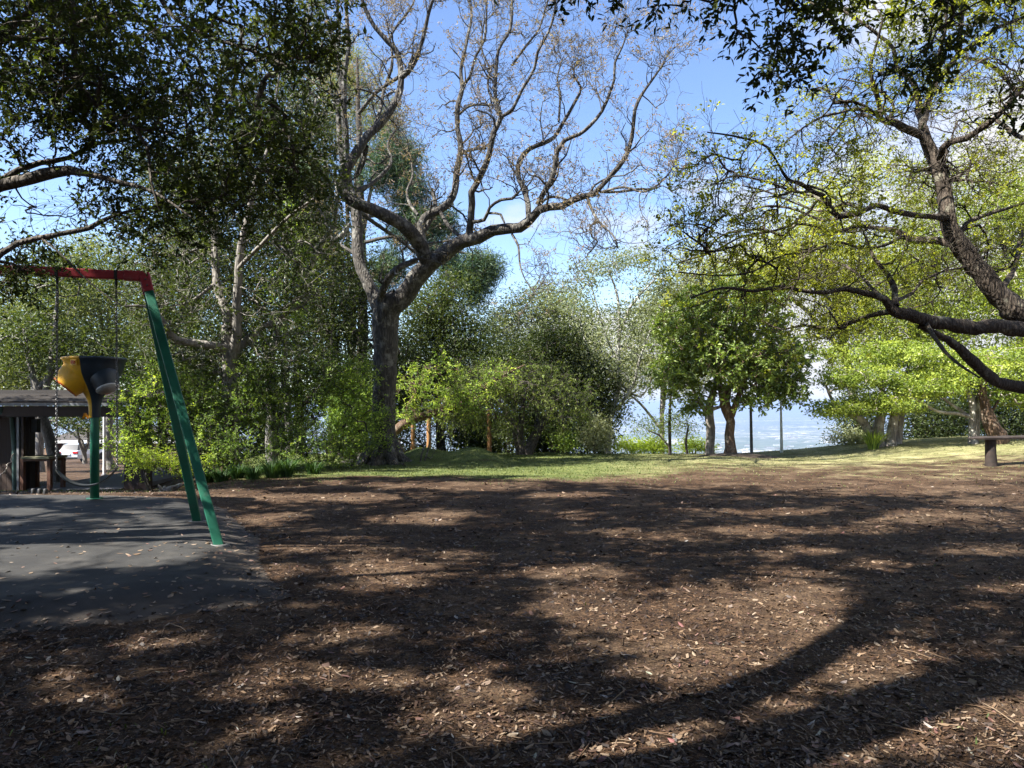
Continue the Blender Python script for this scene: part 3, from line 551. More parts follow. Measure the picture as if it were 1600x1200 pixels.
# --- the bare jacaranda in the middle
J = Tree('jacaranda_tree', 'large nearly bare tree with thick forked grey trunk at the edge of the lawn', 'tree', gbase(601, 21.5), seed=11)
Y0 = 21.5
def JL(pts, wig=.10, **k): return J.limb(PL(Y0, pts), wig=wig, **k)
JL([(600,730,0,64),(600,716,0,50),(600,695,0,40),(599,660,0,36),(600,620,0,35),(602,580,0,36),(603,540,0,38),(603,505,0,42),(606,480,-.1,42),(622,468,-.2,34)], step=.2, S=20, wig=.03)
for (dx, dy, e) in ((-42,4,-.3),(48,2,-.3),(-20,14,-.9),(22,14,-.9),(-58,-6,.6),(38,-4,.8)):
    JL([(600+dx*.15,690,e*.2,26),(600+dx*.45,712,e*.5,20),(600+dx*.8,722+dy*.4,e*.8,12),(600+dx*1.15,730+dy,e*1.2,6)], step=.15, S=10)
limbs = [
 # left stem and its two upright continuations
 [(596,492,0,24),(580,455,.2,20),(566,420,.4,18),(558,385,.6,18),(557,345,.8,17),(553,318,.9,16),(545,295,1.,15),(538,260,1.1,11),(532,225,1.2,9),(529,175,1.3,8),(533,130,1.4,7),(527,95,1.5,6),(530,45,1.6,5),(524,-20,1.7,4)],
 [(545,290,1.,12),(541,225,.8,10),(538,165,.7,9),(538,118,.6,8),(545,70,.5,7),(542,30,.4,6),(540,-30,.4,5)],
 [(529,88,1.5,5),(515,45,1.9,4),(505,0,2.2,3)],
 # the big limb curving left, then up
 [(666,405,-.5,25),(652,375,-.9,23),(637,358,-1.2,22),(620,347,-1.4,21),(600,335,-1.6,20),(578,325,-1.7,19),(557,318,-1.8,19),(541,305,-1.8,19),(536,285,-1.8,18),(549,252,-1.8,16),(568,220,-1.7,14),(592,195,-1.6,13),(612,168,-1.5,12),(622,150,-1.5,11),(627,122,-1.5,10),(621,84,-1.5,9),(607,65,-1.6,8),(586,42,-1.7,7),(571,15,-1.8,6),(560,-25,-1.9,5)],
 [(572,228,-1.6,9),(566,255,-1.2,9),(556,275,-.8,8)],
 [(582,205,-1.6,6),(595,170,-1.2,6),(600,140,-1.,5),(612,105,-.9,5),(612,75,-.8,4),(605,40,-.7,3)],
 [(626,122,-1.5,9),(640,110,-1.7,8),(652,88,-1.9,7),(660,62,-2.,6),(666,37,-2.1,6),(671,15,-2.2,5),(682,-15,-2.3,4)],
 [(607,65,-1.5,5),(617,45,-1.2,4),(635,22,-1.,4),(646,5,-.9,3),(650,-20,-.9,3)],
 [(560,178,-.2,6),(575,160,-.4,6),(590,142,-.8,6),(608,130,-1.2,6),(622,121,-1.5,6)],
 [(545,300,.9,7),(575,290,1.6,7),(600,270,2.2,6),(612,250,2.6,5),(606,225,2.9,4),(620,200,3.2,3)],
 # low curved limb inside the fork
 [(592,480,-.1,13),(598,455,-.5,12),(609,432,-.9,11),(628,416,-1.1,10),(650,406,-.9,9)],
 # right limb: the thick one
 [(606,482,-.1,36),(624,470,-.1,32),(640,450,-.2,30),(655,430,-.3,30),(672,412,-.4,28),(697,394,-.6,24),(722,377,-.8,22),(748,372,-1.,20),(770,360,-1.2,18),(792,356,-1.4,17),(812,356,-1.6,16),(830,342,-1.8,14),(842,327,-1.9,13),(858,323,-2.,12),(878,323,-2.,12),(895,314,-2.1,11),(910,308,-2.1,10),(930,302,-2.1,9),(950,280,-2.2,8),(974,252,-2.3,8),(984,227,-2.4,7),(989,200,-2.5,6),(992,172,-2.6,6),(1001,150,-2.6,5),(1018,126,-2.6,4),(1038,98,-2.7,3)],
 [(938,300,-2.1,5),(965,300,-1.8,4),(1000,295,-1.5,4),(1019,295,-1.4,3),(1037,280,-1.3,3),(1050,264,-1.2,2),(1058,250,-1.1,2)],
 [(938,300,-2.1,4),(975,292,-2.9,4),(1005,300,-3.3,3),(1035,290,-3.6,2),(1050,300,-3.8,2)],
 [(840,320,-1.8,9),(850,302,-1.9,9),(861,283,-2.,9),(867,260,-2.1,8),(871,235,-2.2,8),(882,219,-2.3,7),(905,209,-2.4,6),(922,196,-2.5,6),(941,173,-2.6,5),(952,147,-2.7,5),(960,124,-2.8,4),(961,98,-2.8,4),(972,74,-2.9,3),(980,52,-2.9,2)],
 [(826,345,-1.7,9),(825,320,-1.4,9),(820,298,-1.1,9),(810,274,-.9,8),(812,250,-.8,8),(827,232,-.7,7),(848,224,-.7,7),(867,214,-.7,6),(877,198,-.8,6),(887,180,-.8,5),(900,156,-.9,5),(908,137,-.9,4),(897,119,-1.,3),(898,98,-1.,2)],
 [(873,190,-.8,4),(875,152,-.4,4),(871,122,-.2,3),(878,95,0,2)],
 [(733,368,-.9,12),(736,342,-1.1,11),(737,318,-1.2,11),(736,300,-1.3,11),(744,286,-1.4,10),(757,262,-1.5,10),(766,237,-1.6,9),(771,208,-1.7,9),(783,183,-1.7,8),(775,162,-1.7,7),(774,125,-1.7,6),(779,78,-1.7,5),(797,45,-1.7,5),(800,0,-1.7,4)],
 [(784,182,-1.7,6),(800,172,-2.,6),(816,140,-2.2,5),(835,107,-2.4,5),(840,82,-2.5,5),(857,50,-2.6,4),(867,15,-2.7,4),(868,-20,-2.7,3)],
 [(772,160,-1.7,4),(762,135,-1.4,4),(764,105,-1.1,3),(752,75,-.9,3),(757,30,-.8,2)],
 [(800,102,-1.6,4),(822,72,-1.2,4),(842,45,-1.,3),(852,15,-.9,3),(860,-15,-.8,2)],
 [(668,398,-.5,14),(656,362,-.2,12),(662,341,0,13),(687,327,.2,12),(702,314,.3,12),(710,298,.4,11),(716,262,.6,10),(720,227,.7,9),(715,200,.8,8),(716,163,.8,8),(722,137,.9,7),(720,110,1.,6),(727,75,1.1,5),(732,50,1.2,5),(737,25,1.2,4),(731,-10,1.3,3)],
 [(722,134,.9,5),(733,122,.7,5),(743,88,.5,4),(757,62,.3,4),(760,25,.2,3),(761,-20,.2,3)],
 [(652,375,.0,9),(672,345,.4,8),(680,322,.7,7),(676,300,.9,6)],
 [(653,336,-.1,5),(640,318,.4,5),(636,298,.8,4),(645,275,1.2,4),(640,240,1.6,3)],
 [(737,346,-1.1,6),(757,343,-1.4,6),(765,324,-1.6,5),(783,312,-1.8,5),(800,310,-2.,5),(810,300,-2.,4)],
 [(764,333,-1.5,4),(782,335,-1.7,4),(788,348,-1.8,3)],
 [(722,238,.7,5),(740,233,0,5),(758,232,-1.2,5)],
 [(718,178,.8,4),(735,165,.2,4),(770,164,-1.4,4)],
 [(842,322,-1.9,4),(856,309,-1.5,4),(875,308,-1.4,4),(893,316,-1.9,3)],
 [(918,310,-2.1,5),(925,327,-2.4,5),(935,346,-2.7,4),(950,360,-2.9,3),(961,372,-3.1,3),(966,388,-3.2,2)],
 [(934,346,-2.7,4),(922,354,-2.9,4),(925,370,-3.,3),(934,377,-3.1,3),(922,394,-3.2,2)],
 [(800,366,-1.5,4),(810,384,-1.8,4),(812,412,-2.1,3),(820,436,-2.3,2),(838,462,-2.4,2)],
 [(563,400,.5,7),(540,388,.9,5),(520,372,1.2,4),(505,340,1.5,3)],
 [(686,328,.2,6),(700,352,-.2,6),(722,372,-.6,6)],
 [(560,330,.8,6),(590,352,1.5,6),(620,372,2.,5),(650,395,2.4,4)],
]
for l in limbs: JL(l, step=.22, S=9 if l[0][3] > 8 else 6)
# fine zig-zag branchlets and sparse buds
def branch_arrays(T, K=9, minr=0., maxr=9., rng=None):
    out = []; ro = []
    for P, rr in T.limbs:
        if len(P) < 5: continue
        seg = 8
        for s0 in range(0, len(P)-1, seg):
            e = min(s0+seg, len(P)-1); t = np.linspace(s0, e, K); i = np.minimum(t.astype(int), len(P)-2); f = (t-i)[:, None]
            r_ = rr[i]
            if minr <= r_.mean() <= maxr: out.append(P[i]*(1-f)+P[i+1]*f); ro.append(r_)
    return np.array(out), np.array(ro)
B, Rb = branch_arrays(J, minr=.0, maxr=.135)
rng = J.rng
c1, r1 = grow(B, Rb, 3, rng, L=1.25, ang=52, up=.35, wig=.42, K=7, rr=.42, rmin=.009)
tip = np.array([np.vstack([P[-3:]]) for P, rr in J.limbs[7:] if rr[-1] < .05 and len(P) > 4]); tr_ = np.full(tip.shape[:2], .02)
c1b, r1b = grow(tip, tr_, 5, rng, t0=.5, L=1.1, ang=35, up=.5, wig=.42, K=7, rr=.6, rmin=.009)
c1 = np.concatenate([c1, c1b]); r1 = np.concatenate([r1, r1b]); r1 = np.minimum(r1, .03)
c2, r2 = grow(c1, r1, 4, rng, t0=.2, L=.75, ang=50, up=.25, wig=.42, K=6, rr=.55, rmin=.0065)
c3, r3 = grow(c2, r2, 3, rng, t0=.3, L=.42, ang=50, up=.2, wig=.45, K=5, rr=.6, rmin=.0045)
J.br.tubes(c1, r1, 5); J.br.tubes(c2, r2, 4); J.br.tubes(c3, np.maximum(r3, .0035), 3)
k = rng.rand(len(c3)) < .55; E = c3[k][:, -1]; hl = ss(E[:, 2], 4, 9)
E = E[rng.rand(len(E)) < .25+.75*hl]
J.puff(E, 9, .06, .085, up=.1, asp=.32)
J.done(M['b_jac'], M['l_bud'], lname='buds')

# --- near tree on the right with dark moss-grown limbs
RT = Tree('spreading_tree', 'near dark limbed tree reaching in from the right edge with sparse yellow green new leaves', 'tree', (11.3, 8.2, float(ground(11.3, 8.2))-.05), seed=23)
Y0 = 9.0
def RL(pts, **k): return RT.limb(PL(Y0, pts), wig=k.pop('wig', .2), rough=.34, **k)
b = RT.base
RT.limb([(b[0],b[1],b[2],.46),(b[0]-.1,b[1],b[2]+.6,.36),(b[0]-.6,b[1]+.2,1.4,.33),(9.3,8.6,1.9,.27),(7.8,8.9,2.3,.23)]+PL(Y0, [(1600,492,0,44),(1575,474,0,34),(1560,462,0,31),(1532,425,0,29),(1508,395,0,28),(1490,367,0,25),(1482,337,0,23),(1477,300,.1,22),(1470,270,.1,21),(1458,245,.2,20),(1447,220,.2,18),(1441,200,.2,16)]), step=.12, S=14, wig=.10, rough=.2)
rl = [
 [(1442,212,.2,13),(1417,202,0,12),(1392,190,-.2,11),(1376,184,-.3,9),(1375,172,-.3,8),(1370,150,-.4,7),(1363,125,-.5,6),(1362,95,-.5,5),(1370,68,-.6,4),(1380,30,-.7,3)],
 [(1376,184,-.3,6),(1355,172,-.6,6),(1330,172,-.8,5),(1310,177,-1.,4),(1285,182,-1.1,4),(1255,200,-1.2,3),(1235,215,-1.3,2)],
 [(1385,188,-.2,6),(1397,170,0,5),(1390,155,.2,5),(1375,142,.4,4),(1345,130,.6,3),(1310,122,.7,2)],
 [(1441,205,.2,12),(1446,175,.4,11),(1452,152,.5,10),(1463,125,.6,9),(1480,108,.7,8),(1497,85,.8,8),(1501,50,.9,7),(1506,0,1.,6),(1510,-40,1.,5)],
 [(1497,86,.8,7),(1525,67,.6,7),(1550,47,.5,6),(1576,36,.3,5),(1610,22,.2,4)],
 [(1441,200,.2,10),(1434,160,.9,10),(1430,135,1.1,9),(1420,120,1.3,8),(1401,103,1.4,7),(1397,75,1.5,6),(1375,57,1.6,5),(1355,42,1.6,5),(1325,22,1.7,4),(1290,5,1.8,3)],
 [(1452,152,.5,8),(1462,128,.2,8),(1466,100,0,7),(1471,72,-.2,6),(1478,40,-.3,5),(1480,-10,-.4,4)],
 [(1468,250,.1,11),(1472,235,-.2,11),(1486,220,-.4,10),(1510,215,-.6,9),(1535,200,-.8,9),(1556,185,-.9,8),(1576,162,-1.,9),(1601,135,-1.,8),(1640,110,-1.,7)],
 [(1557,188,-.9,7),(1580,205,-1.2,7),(1602,217,-1.4,7),(1640,225,-1.6,6)],
 [(1505,90,.8,5),(1537,97,1.1,6),(1562,112,1.4,6),(1586,141,1.6,6),(1620,165,1.8,6)],
 [(1482,340,0,12),(1462,338,-.2,10),(1445,337,-.3,9),(1417,335,-.5,9),(1390,327,-.7,8),(1370,321,-.8,8),(1350,330,-.9,8),(1330,336,-1.,9),(1313,339,-1.,9),(1296,323,-1.1,9),(1286,305,-1.2,8),(1270,299,-1.3,6),(1250,287,-1.4,6),(1230,280,-1.5,5),(1216,257,-1.6,4),(1199,230,-1.7,4),(1175,219,-1.8,3),(1138,211,-1.9,3),(1105,207,-2.,2)],
 [(1313,340,-1.,6),(1285,345,-.7,5),(1250,330,-.5,4),(1215,322,-.3,4),(1180,325,-.1,3),(1140,345,0,2)],
 [(1350,331,-.9,5),(1320,318,-.4,4),(1290,330,.1,4),(1250,320,.4,3),(1200,300,.7,3),(1160,290,.9,2)],
 [(1270,299,-1.3,4),(1240,300,-1.7,4),(1200,285,-2.,3),(1150,275,-2.2,3),(1110,290,-2.4,2)],
 [(1497,384,0,15),(1480,380,.1,13),(1460,376,.2,12),(1433,375,.3,12),(1412,368,.4,10),(1396,358,.5,8),(1376,358,.6,7),(1340,354,.8,5),(1300,362,.9,5),(1255,350,1.,4),(1210,360,1.1,4),(1160,370,1.2,3),(1110,395,1.2,3),(1060,410,1.3,2)],
 [(1412,368,.4,6),(1385,382,0,5),(1350,388,-.4,4),(1310,378,-.8,4),(1270,392,-1.1,3),(1220,400,-1.3,3),(1175,425,-1.5,3),(1120,430,-1.6,2),(1060,425,-1.7,2)],
 [(1640,523,-.5,26),(1600,518,-.6,25),(1562,512,-.7,24),(1525,513,-.8,22),(1487,510,-.9,21),(1450,500,-1.,20),(1421,492,-1.1,18),(1396,484,-1.2,17),(1381,466,-1.2,12),(1352,458,-1.3,9),(1320,452,-1.4,8),(1290,458,-1.5,7),(1255,455,-1.6,6),(1220,448,-1.7,5),(1180,455,-1.8,5),(1130,450,-1.9,4),(1080,465,-2.,3)],
 [(1396,486,-1.2,10),(1372,490,-1.,8),(1350,497,-.8,7),(1325,506,-.6,7),(1296,515,-.4,5),(1255,508,-.2,4),(1220,515,0,3),(1190,500,.2,3)],
 [(1400,478,-1.2,10),(1398,452,-1.1,9),(1386,430,-1.,8),(1375,416,-1.,6),(1362,395,-.9,5),(1352,370,-.8,4)],
 [(1380,467,-1.2,8),(1362,450,-.8,6),(1345,432,-.4,5),(1320,415,0,4),(1290,405,.3,3)],
 [(1400,470,-1.1,6),(1425,458,-.9,5),(1440,440,-.7,4),(1470,425,-.5,4),(1500,418,-.3,3)],
 [(1655,612,-.2,20),(1600,606,-.4,19),(1570,600,-.5,18),(1546,589,-.6,17),(1521,566,-.7,16),(1503,546,-.8,14),(1483,530,-.9,11),(1462,520,-1.,9),(1437,510,-1.,8)],
 [(1562,463,0,12),(1578,430,.5,8),(1590,400,.9,7),(1600,360,1.2,6),(1620,320,1.5,5)],
 [(1497,372,.1,9),(1512,348,.3,8),(1530,340,.4,7),(1560,330,.5,5),(1600,318,.6,4)],
 [(1505,360,.2,5),(1530,352,.2,4),(1545,385,.3,3),(1535,420,.3,2)],
 [(1447,505,-1.,7),(1470,540,-1.6,6),(1500,570,-2.,5),(1530,590,-2.3,3)],
 [(1420,366,.4,3),(1410,400,.2,3),(1395,430,0,2),(1370,445,-.2,2)],
]
for l in rl: RL(l, step=.13, S=10 if l[0][3] > 9 else 6)
RT.limb([(9.3,8.6,1.9,.2),(8.2,8.5,2.0,.18)]+PL(Y0, [(1640,523,-.5,26)]), step=.2, S=10)
RT.limb([(9.6,8.5,1.3,.2),(8.3,8.7,1.6,.16)]+PL(Y0, [(1655,612,-.2,20)]), step=.2, S=10)
rng = RT.rng
# branch ends: points spread through the volume the crown takes up
def blobpts(blobs, rng, dens=None):
    out = []
    for (px, py, rx, ry, Y, ry_m, n) in blobs:
        d = nrm(rng.randn(n, 3)); u = rng.rand(n, 1)**(1/2.4); c = W(px, py, Y); s = np.array([rx/F*Y, ry_m, ry/F*Y]); out.append(c+d*u*s)
    return np.concatenate(out)
A = blobpts([(1330,190,110,90,8.,1.2,64),(1480,70,110,80,9.4,1.4,60),(1240,290,130,70,7.4,1.1,44),(1120,280,80,80,7.2,.8,26),(1080,370,60,50,7.8,1.,18),(1200,400,150,60,8.,1.6,44),
             (1320,420,120,60,8.4,1.6,40),(1180,460,130,40,7.4,1.,20),(1420,300,90,80,9.6,1.4,60),(1540,250,70,70,9.,1.2,50),(1560,390,60,60,9.8,1.2,40),(1300,500,120,35,8.3,1.,24),(1450,440,80,50,9.,1.2,50),(1520,150,100,70,8.,1.,40)], rng)
E, D, PP, Rr = RT.attach(A, tw=.0042, bend=.16, S=4)
q1, w1 = grow(PP, Rr, 4, rng, t0=.3, L=.42, ang=50, up=.12, wig=.3, K=5, rr=.6, rmin=.0028); RT.br.tubes(q1, w1, 3)
q2, w2 = grow(q1, w1, 2, rng, t0=.3, L=.22, ang=45, up=.1, wig=.3, K=4, rr=.7, rmin=.0022); RT.br.tubes(q2, w2, 3)
E2 = np.concatenate([q2[:, -1], q2[:, 2], q1[:, -1]]); E2 = E2[rng.rand(len(E2)) < .62]
px, py = photo_px(E2); low = ss(py, 230, 420)
E2 = E2[rng.rand(len(E2)) < .48+.22*low]
px, py = photo_px(E2); tr_line = np.array([(1600,492),(1562,462),(1532,425),(1508,395),(1490,367),(1482,337),(1475,295),(1458,245),(1441,200),(1562,512),(1525,513),(1487,510),(1450,500),(1421,492),(1396,484)], float)
E2 = E2[(np.hypot(px[:, None]-tr_line[None, :, 0], py[:, None]-tr_line[None, :, 1]).min(1) > 34) | (E2[:, 1] > 9.2)]      # keep the trunk and lowest limb bare on the near side
RT.puff(E2[RT.rng.rand(len(E2)) < .85], 10, .024, .033, up=.4, asp=.6)
# added shade canopy: leaf clusters shaped to leave sun patches, overhead and behind the camera, outside the picture
def canopy_points(n, rng, hr=(6.5, 12.)):
    gx = rng.uniform(-12, 17, n*4); gy = rng.uniform(-7, 18.5, n*4)
    k = np.abs(gx) < np.where(gy < 2, 9, .80*gy+2.5); gx = gx[k]; gy = gy[k]
    h = rng.uniform(hr[0], hr[1], len(gx)); t = h/-SDIR[2]
    P = np.stack([gx-SDIR[0]*t, gy-SDIR[1]*t, h], -1)
    px, py = photo_px(P); out = (P[:, 1] < .3) | (py < -60) | (px < -60) | (px > 1660) | ((px < 330) & (py < 190)) | ((px > 1250) & (py < 40))
    P = P[out]; P = P[keeplit(P, 1.1)]; return P[:n]
crng = np.random.RandomState(77)
CP = canopy_points(7000, crng); CPn = len(CP)
# --- tree standing behind the camera to the left; its forked trunk throws the two broad shadows in the foreground
B1 = Tree('forked_shade_tree', 'tall forked tree with a dark trunk standing beside the photographer on the left', 'tree', (-2.9, 1.42, float(ground(-2.9, 1.42))-.05), seed=31)
def SH(px, py, h): Yg = CAMZ*F/(py-632.); return np.array([(px-800)/F*Yg-h*SC*SHX, Yg-h*SC*SHY, h])   # point at height h that shades photo pixel (px, py)
q = [SH(1157, 1172, 5.0), SH(1400, 1087, 6.4), SH(1600, 1037, 7.7)]
B1.limb([(-2.9,1.42,-.05,.46),(-2.88,1.42,.5,.34),(-2.88,1.4,1.6,.29),(-2.9,1.4,3.2,.27)]+[tuple(q[0])+(.215,), tuple(q[1])+(.225,), tuple(q[2])+(.20,), tuple(q[2]+np.array([.1, -.1, 1.8]))+(.14,), tuple(q[2]+np.array([-.2, -.3, 4.]))+(.06,)], step=.3, S=14, wig=.05)
q2 = [SH(870, 1150, 4.5), SH(1000, 1112, 5.3), SH(1100, 1094, 5.8), SH(1190, 1057, 6.3), SH(1260, 1025, 6.8), SH(1320, 985, 7.3), SH(1360, 945, 7.9), SH(1385, 900, 8.6)]
B1.limb([(-2.9,1.4,2.2,.20),(-3.05,1.5,3.2,.18)]+[tuple(p)+(r_,) for p, r_ in zip(q2, (.125,.13,.14,.145,.14,.13,.12,.10))]+[tuple(q2[-1]+np.array([0, .5, 1.5]))+(.05,)], step=.25, S=12, wig=.05)
B1.limb([tuple(q2[-2])+(.09,), tuple(SH(1480, 880, 9.))+(.07,), tuple(SH(1600, 862, 10.))+(.04,)], step=.3, S=8, wig=.1)
B1.limb([(-2.85,1.4,8.6,.11),(-2.6,-.2,9.6,.09),(-2.,-2.,10.4,.06),(-1.,-3.6,11.,.04)], step=.3, S=8, wig=.1)
B1.limb([(-2.85,1.4,9.,.10),(-1.6,.2,10.,.08),(0,-.8,10.8,.06),(1.8,-1.4,11.4,.04)], step=.3, S=8, wig=.1)
B1.limb([(-2.9,1.4,8.4,.10),(-4.2,.2,9.4,.08),(-5.4,-1.4,10.2,.05),(-6.6,-3.,10.8,.03)], step=.3, S=8, wig=.1)
# --- a second tree further left, added to block sun, also outside the picture
B2 = Tree('added_shade_tree', 'wide spreading tree outside the left edge that shades the playground', 'tree', (-12.5, .5, float(ground(-12.5, .5))-.05), seed=33)
for l in ([(-12.5,.5,-.05,.5),(-12.4,.5,.8,.36),(-12.2,.6,2.6,.31),(-11.8,.9,4.8,.26),(-11.2,1.4,7.,.2),(-10.8,1.8,9.4,.12),(-10.6,2.,11.6,.05)], [(-12.,.7,4.,.18),(-10.2,-.6,6.2,.13),(-8.6,-1.8,8.,.09),(-7.2,-2.8,9.6,.05)], [(-11.8,.9,4.8,.17),(-9.8,2.2,6.4,.13),(-8.,3.4,8.,.09),(-6.4,4.,9.6,.05)], [(-11.6,1.,5.6,.16),(-12.4,3.4,7.2,.12),(-13.,6.,8.6,.08),(-13.,8.6,9.6,.04)], [(-11.6,1.,5.2,.15),(-14.,-.6,7.,.1),(-15.6,-2.4,8.6,.05)]):
    B2.limb(l, step=.3, S=11 if l[0][3] > .3 else 8, wig=.07)
# --- and one added beside the shelter to keep its wall in shade
B3 = Tree('added_shelter_shade_tree', 'dense tree outside the left edge standing beside the timber shelter', 'tree', (-18.5, 14.5, float(ground(-18.5, 14.5))-.05), seed=35)
B3.limb([(-18.5,14.5,float(ground(-18.5,14.5))-.05,.4),(-18.4,14.5,1.,.3),(-18.1,14.6,3.,.26),(-17.6,14.8,5.4,.2),(-17.,15.,8.,.1)], step=.3, S=11, wig=.07)
r3 = B3.rng; A3 = np.stack([r3.uniform(-22, -13.3, 620), r3.uniform(12.5, 18.5, 620), r3.uniform(2.4, 9.5, 620)], -1); q_ = photo_px(A3); A3 = A3[(q_[0] < -40) | ((q_[1] < 330) & (q_[0] < 120) & (r3.rand(620) < .3))]
A3 = A3[kr.rand(len(A3)) > clearing(A3)]; E, D, PP, Rr = B3.attach(A3, tw=.006, S=4); B3.sprays(E, D, 5, .5, 9, .15, asp=.5, tr=.003, S=3); B3.done(M['b_dark'], M['l_shade'], lname='foliage')
# --- tree on the left, trunk outside the picture, dense dark leaves hanging over the swing
TL = Tree('dark_leaved_tree', 'dense dark leaved tree overhanging the red swing beam from the left', 'tree', (-9.2, 6.6, float(surf(-9.2, 6.6))-.05), seed=37)
Y0 = 7.0
TL.limb([(-9.2,6.6,.0,.42),(-9.1,6.6,.7,.30),(-8.9,6.6,2.,.27),(-8.5,6.7,3.,.25),(-8.,6.7,4.2,.22),(-7.3,6.8,5.6,.18),(-6.6,6.7,7.2,.13),(-6.,6.3,9.,.08)], step=.25, S=14, wig=.06)
TL.limb([(-8.8,6.6,2.6,.17),(-7.2,6.8,3.,.14)]+PL(Y0, [(-80,312,0,22),(-20,294,0,20),(20,284,0,18),(50,278,0,18),(87,269,0,17),(110,266,0,14),(142,272,-.1,10),(190,285,-.2,7),(240,300,-.3,5),(300,340,-.4,3)]), step=.15, S=12, wig=.1, rough=.2)
TL.limb(PL(Y0, [(-10,290,.1,11),(30,266,.2,10),(62,255,.3,9),(107,247,.5,7),(150,225,.7,6),(210,215,.9,4),(270,190,1.,3)]), step=.15, S=8, wig=.12)
TL.limb([(-8.9,6.6,2.2,.13),(-7.2,7.,2.6,.10)]+PL(Y0, [(-60,425,0,11),(0,397,0,10),(28,380,0,9),(62,372,0,9),(100,365,0,8),(138,357,0,8),(160,345,0,7),(195,332,0,5),(250,322,.1,4),(310,330,.2,3)]), step=.15, S=8, wig=.08)
TL.limb(PL(Y0, [(64,372,0,4),(85,388,-.1,3),(100,402,-.2,3),(118,420,-.3,3),(150,450,-.4,2),(190,478,-.5,2)]), step=.12, S=6, wig=.1)
TL.limb([(-7.7,6.7,4.9,.10)]+PL(Y0, [(-40,-90,.2,14),(60,-60,.1,13),(105,-20,0,11),(112,20,0,10),(115,50,0,9),(117,100,0,8),(130,140,-.1,8),(162,172,-.2,7),(190,190,-.2,7),(212,200,-.3,6),(230,230,-.3,5),(237,287,-.4,4),(250,330,-.4,3)]), step=.15, S=8, wig=.08)
TL.limb([(-7.6,6.7,4.8,.10)]+PL(Y0, [(-60,90,.4,16),(0,57,.4,14),(37,24,.4,10),(62,12,.4,8),(110,-10,.4,6)]), step=.15, S=8, wig=.08)
TL.limb([(-7.0,6.8,6.,.09)]+PL(Y0, [(150,-80,-.3,10),(230,-30,-.3,8),(255,5,-.3,7),(275,30,-.4,6),(320,55,-.5,6),(400,82,-.6,5),(460,110,-.7,3),(520,150,-.8,2)]), step=.15, S=8, wig=.08)
TL.limb([(-7.3,6.7,5.4,.09)]+PL(Y0, [(30,60,.8,9),(130,35,.8,8),(200,22,.8,6),(260,60,.9,5),(300,120,1.,4),(340,200,1.,3)]), step=.15, S=8, wig=.08)
TL.limb([(-6.6,6.7,7.2,.08),(-5.4,6.6,7.,.07),(-3.6,6.2,6.6,.05),(-2.2,6.,6.,.035),(-1.4,5.9,5.2,.02)], step=.2, S=7, wig=.12)
TL.limb([(-6.8,6.7,6.6,.08),(-5.8,5.2,7.6,.07),(-4.2,3.8,8.2,.05),(-2.6,3.,8.6,.03)], step=.25, S=7, wig=.1)
TL.limb([(-6.8,6.7,6.6,.08),(-5.,8.,8.,.07),(-2.8,9.,8.8,.05),(-.6,9.6,9.2,.03)], step=.25, S=7, wig=.1)
tr = TL.rng
A = blobpts([(60,60,170,130,7.0,1.2,150),(230,130,180,130,7.0,1.0,105),(390,90,120,130,6.6,.9,54),(290,230,170,100,7.0,.8,34),(110,190,150,90,7.2,.9,90),(30,400,60,26,7.4,.5,12),(440,180,80,120,6.4,.7,30),(50,330,80,60,7.6,.6,16),(180,330,60,40,7.2,.5,22),(20,440,60,30,7.6,.4,22),(330,310,110,70,7.0,.6,44),(430,280,80,70,6.8,.6,34),(480,50,60,70,6.0,.5,30),(240,380,60,30,7.,.3,10)], tr)
# --- share the added shading canopy between the trees
anch = {'B': np.array([-2.2, .6]), 'T': np.array([-6., 6.6]), 'R': np.array([8., 8.5]), 'C': np.array([-10.5, 1.5])}
CD = np.stack([np.hypot(CP[:, 0]-v[0], CP[:, 1]-v[1]) for v in anch.values()], 1); which = CD.argmin(1)
CB, CT, CR, CC = [CP[which == i_] for i_ in range(4)]
def shade_part(T, C, size=.135, nt=6, nl=11, L_=.45):
    if not len(C): return
    E, D, PP, Rr = T.attach(C, tw=.005, bend=.14, S=4)
    T.sprays(E, D, nt, L_, nl, size, asp=.48, keep=lambda Q: keeplit(Q, 1.0), tr=.0025, S=3)
E, D, PP, Rr = TL.attach(A, tw=.0036, bend=.2, gravity=-.05, S=4)
def outside_gap(Q):
    px, py = photo_px(Q); g = np.exp(-((px-60)/95)**2-((py-330)/38)**2)+np.exp(-((px-50)/35)**2-((py-40)/20)**2)*.8+np.exp(-((px-110)/35)**2-((py-130)/22)**2)*.5
    return (tr.rand(len(Q)) > g) & (tr.rand(len(Q)) > clearing(Q)*.7) & (px < 560+30*tr.rand(len(Q)))
TL.sprays(E, D, 5, .30, 9, .062, asp=.40, keep=outside_gap, tr=.002, droop=.25)
shade_part(TL, CT)
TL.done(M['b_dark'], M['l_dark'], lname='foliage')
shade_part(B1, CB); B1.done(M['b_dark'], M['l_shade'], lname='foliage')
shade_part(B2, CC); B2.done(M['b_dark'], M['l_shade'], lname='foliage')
if len(CR):
    hi = CR[CR[:, 2] > 5.5]; shade_part(RT, hi, size=.09)
RT.done(M['b_right'], M['l_right'], lname='foliage')
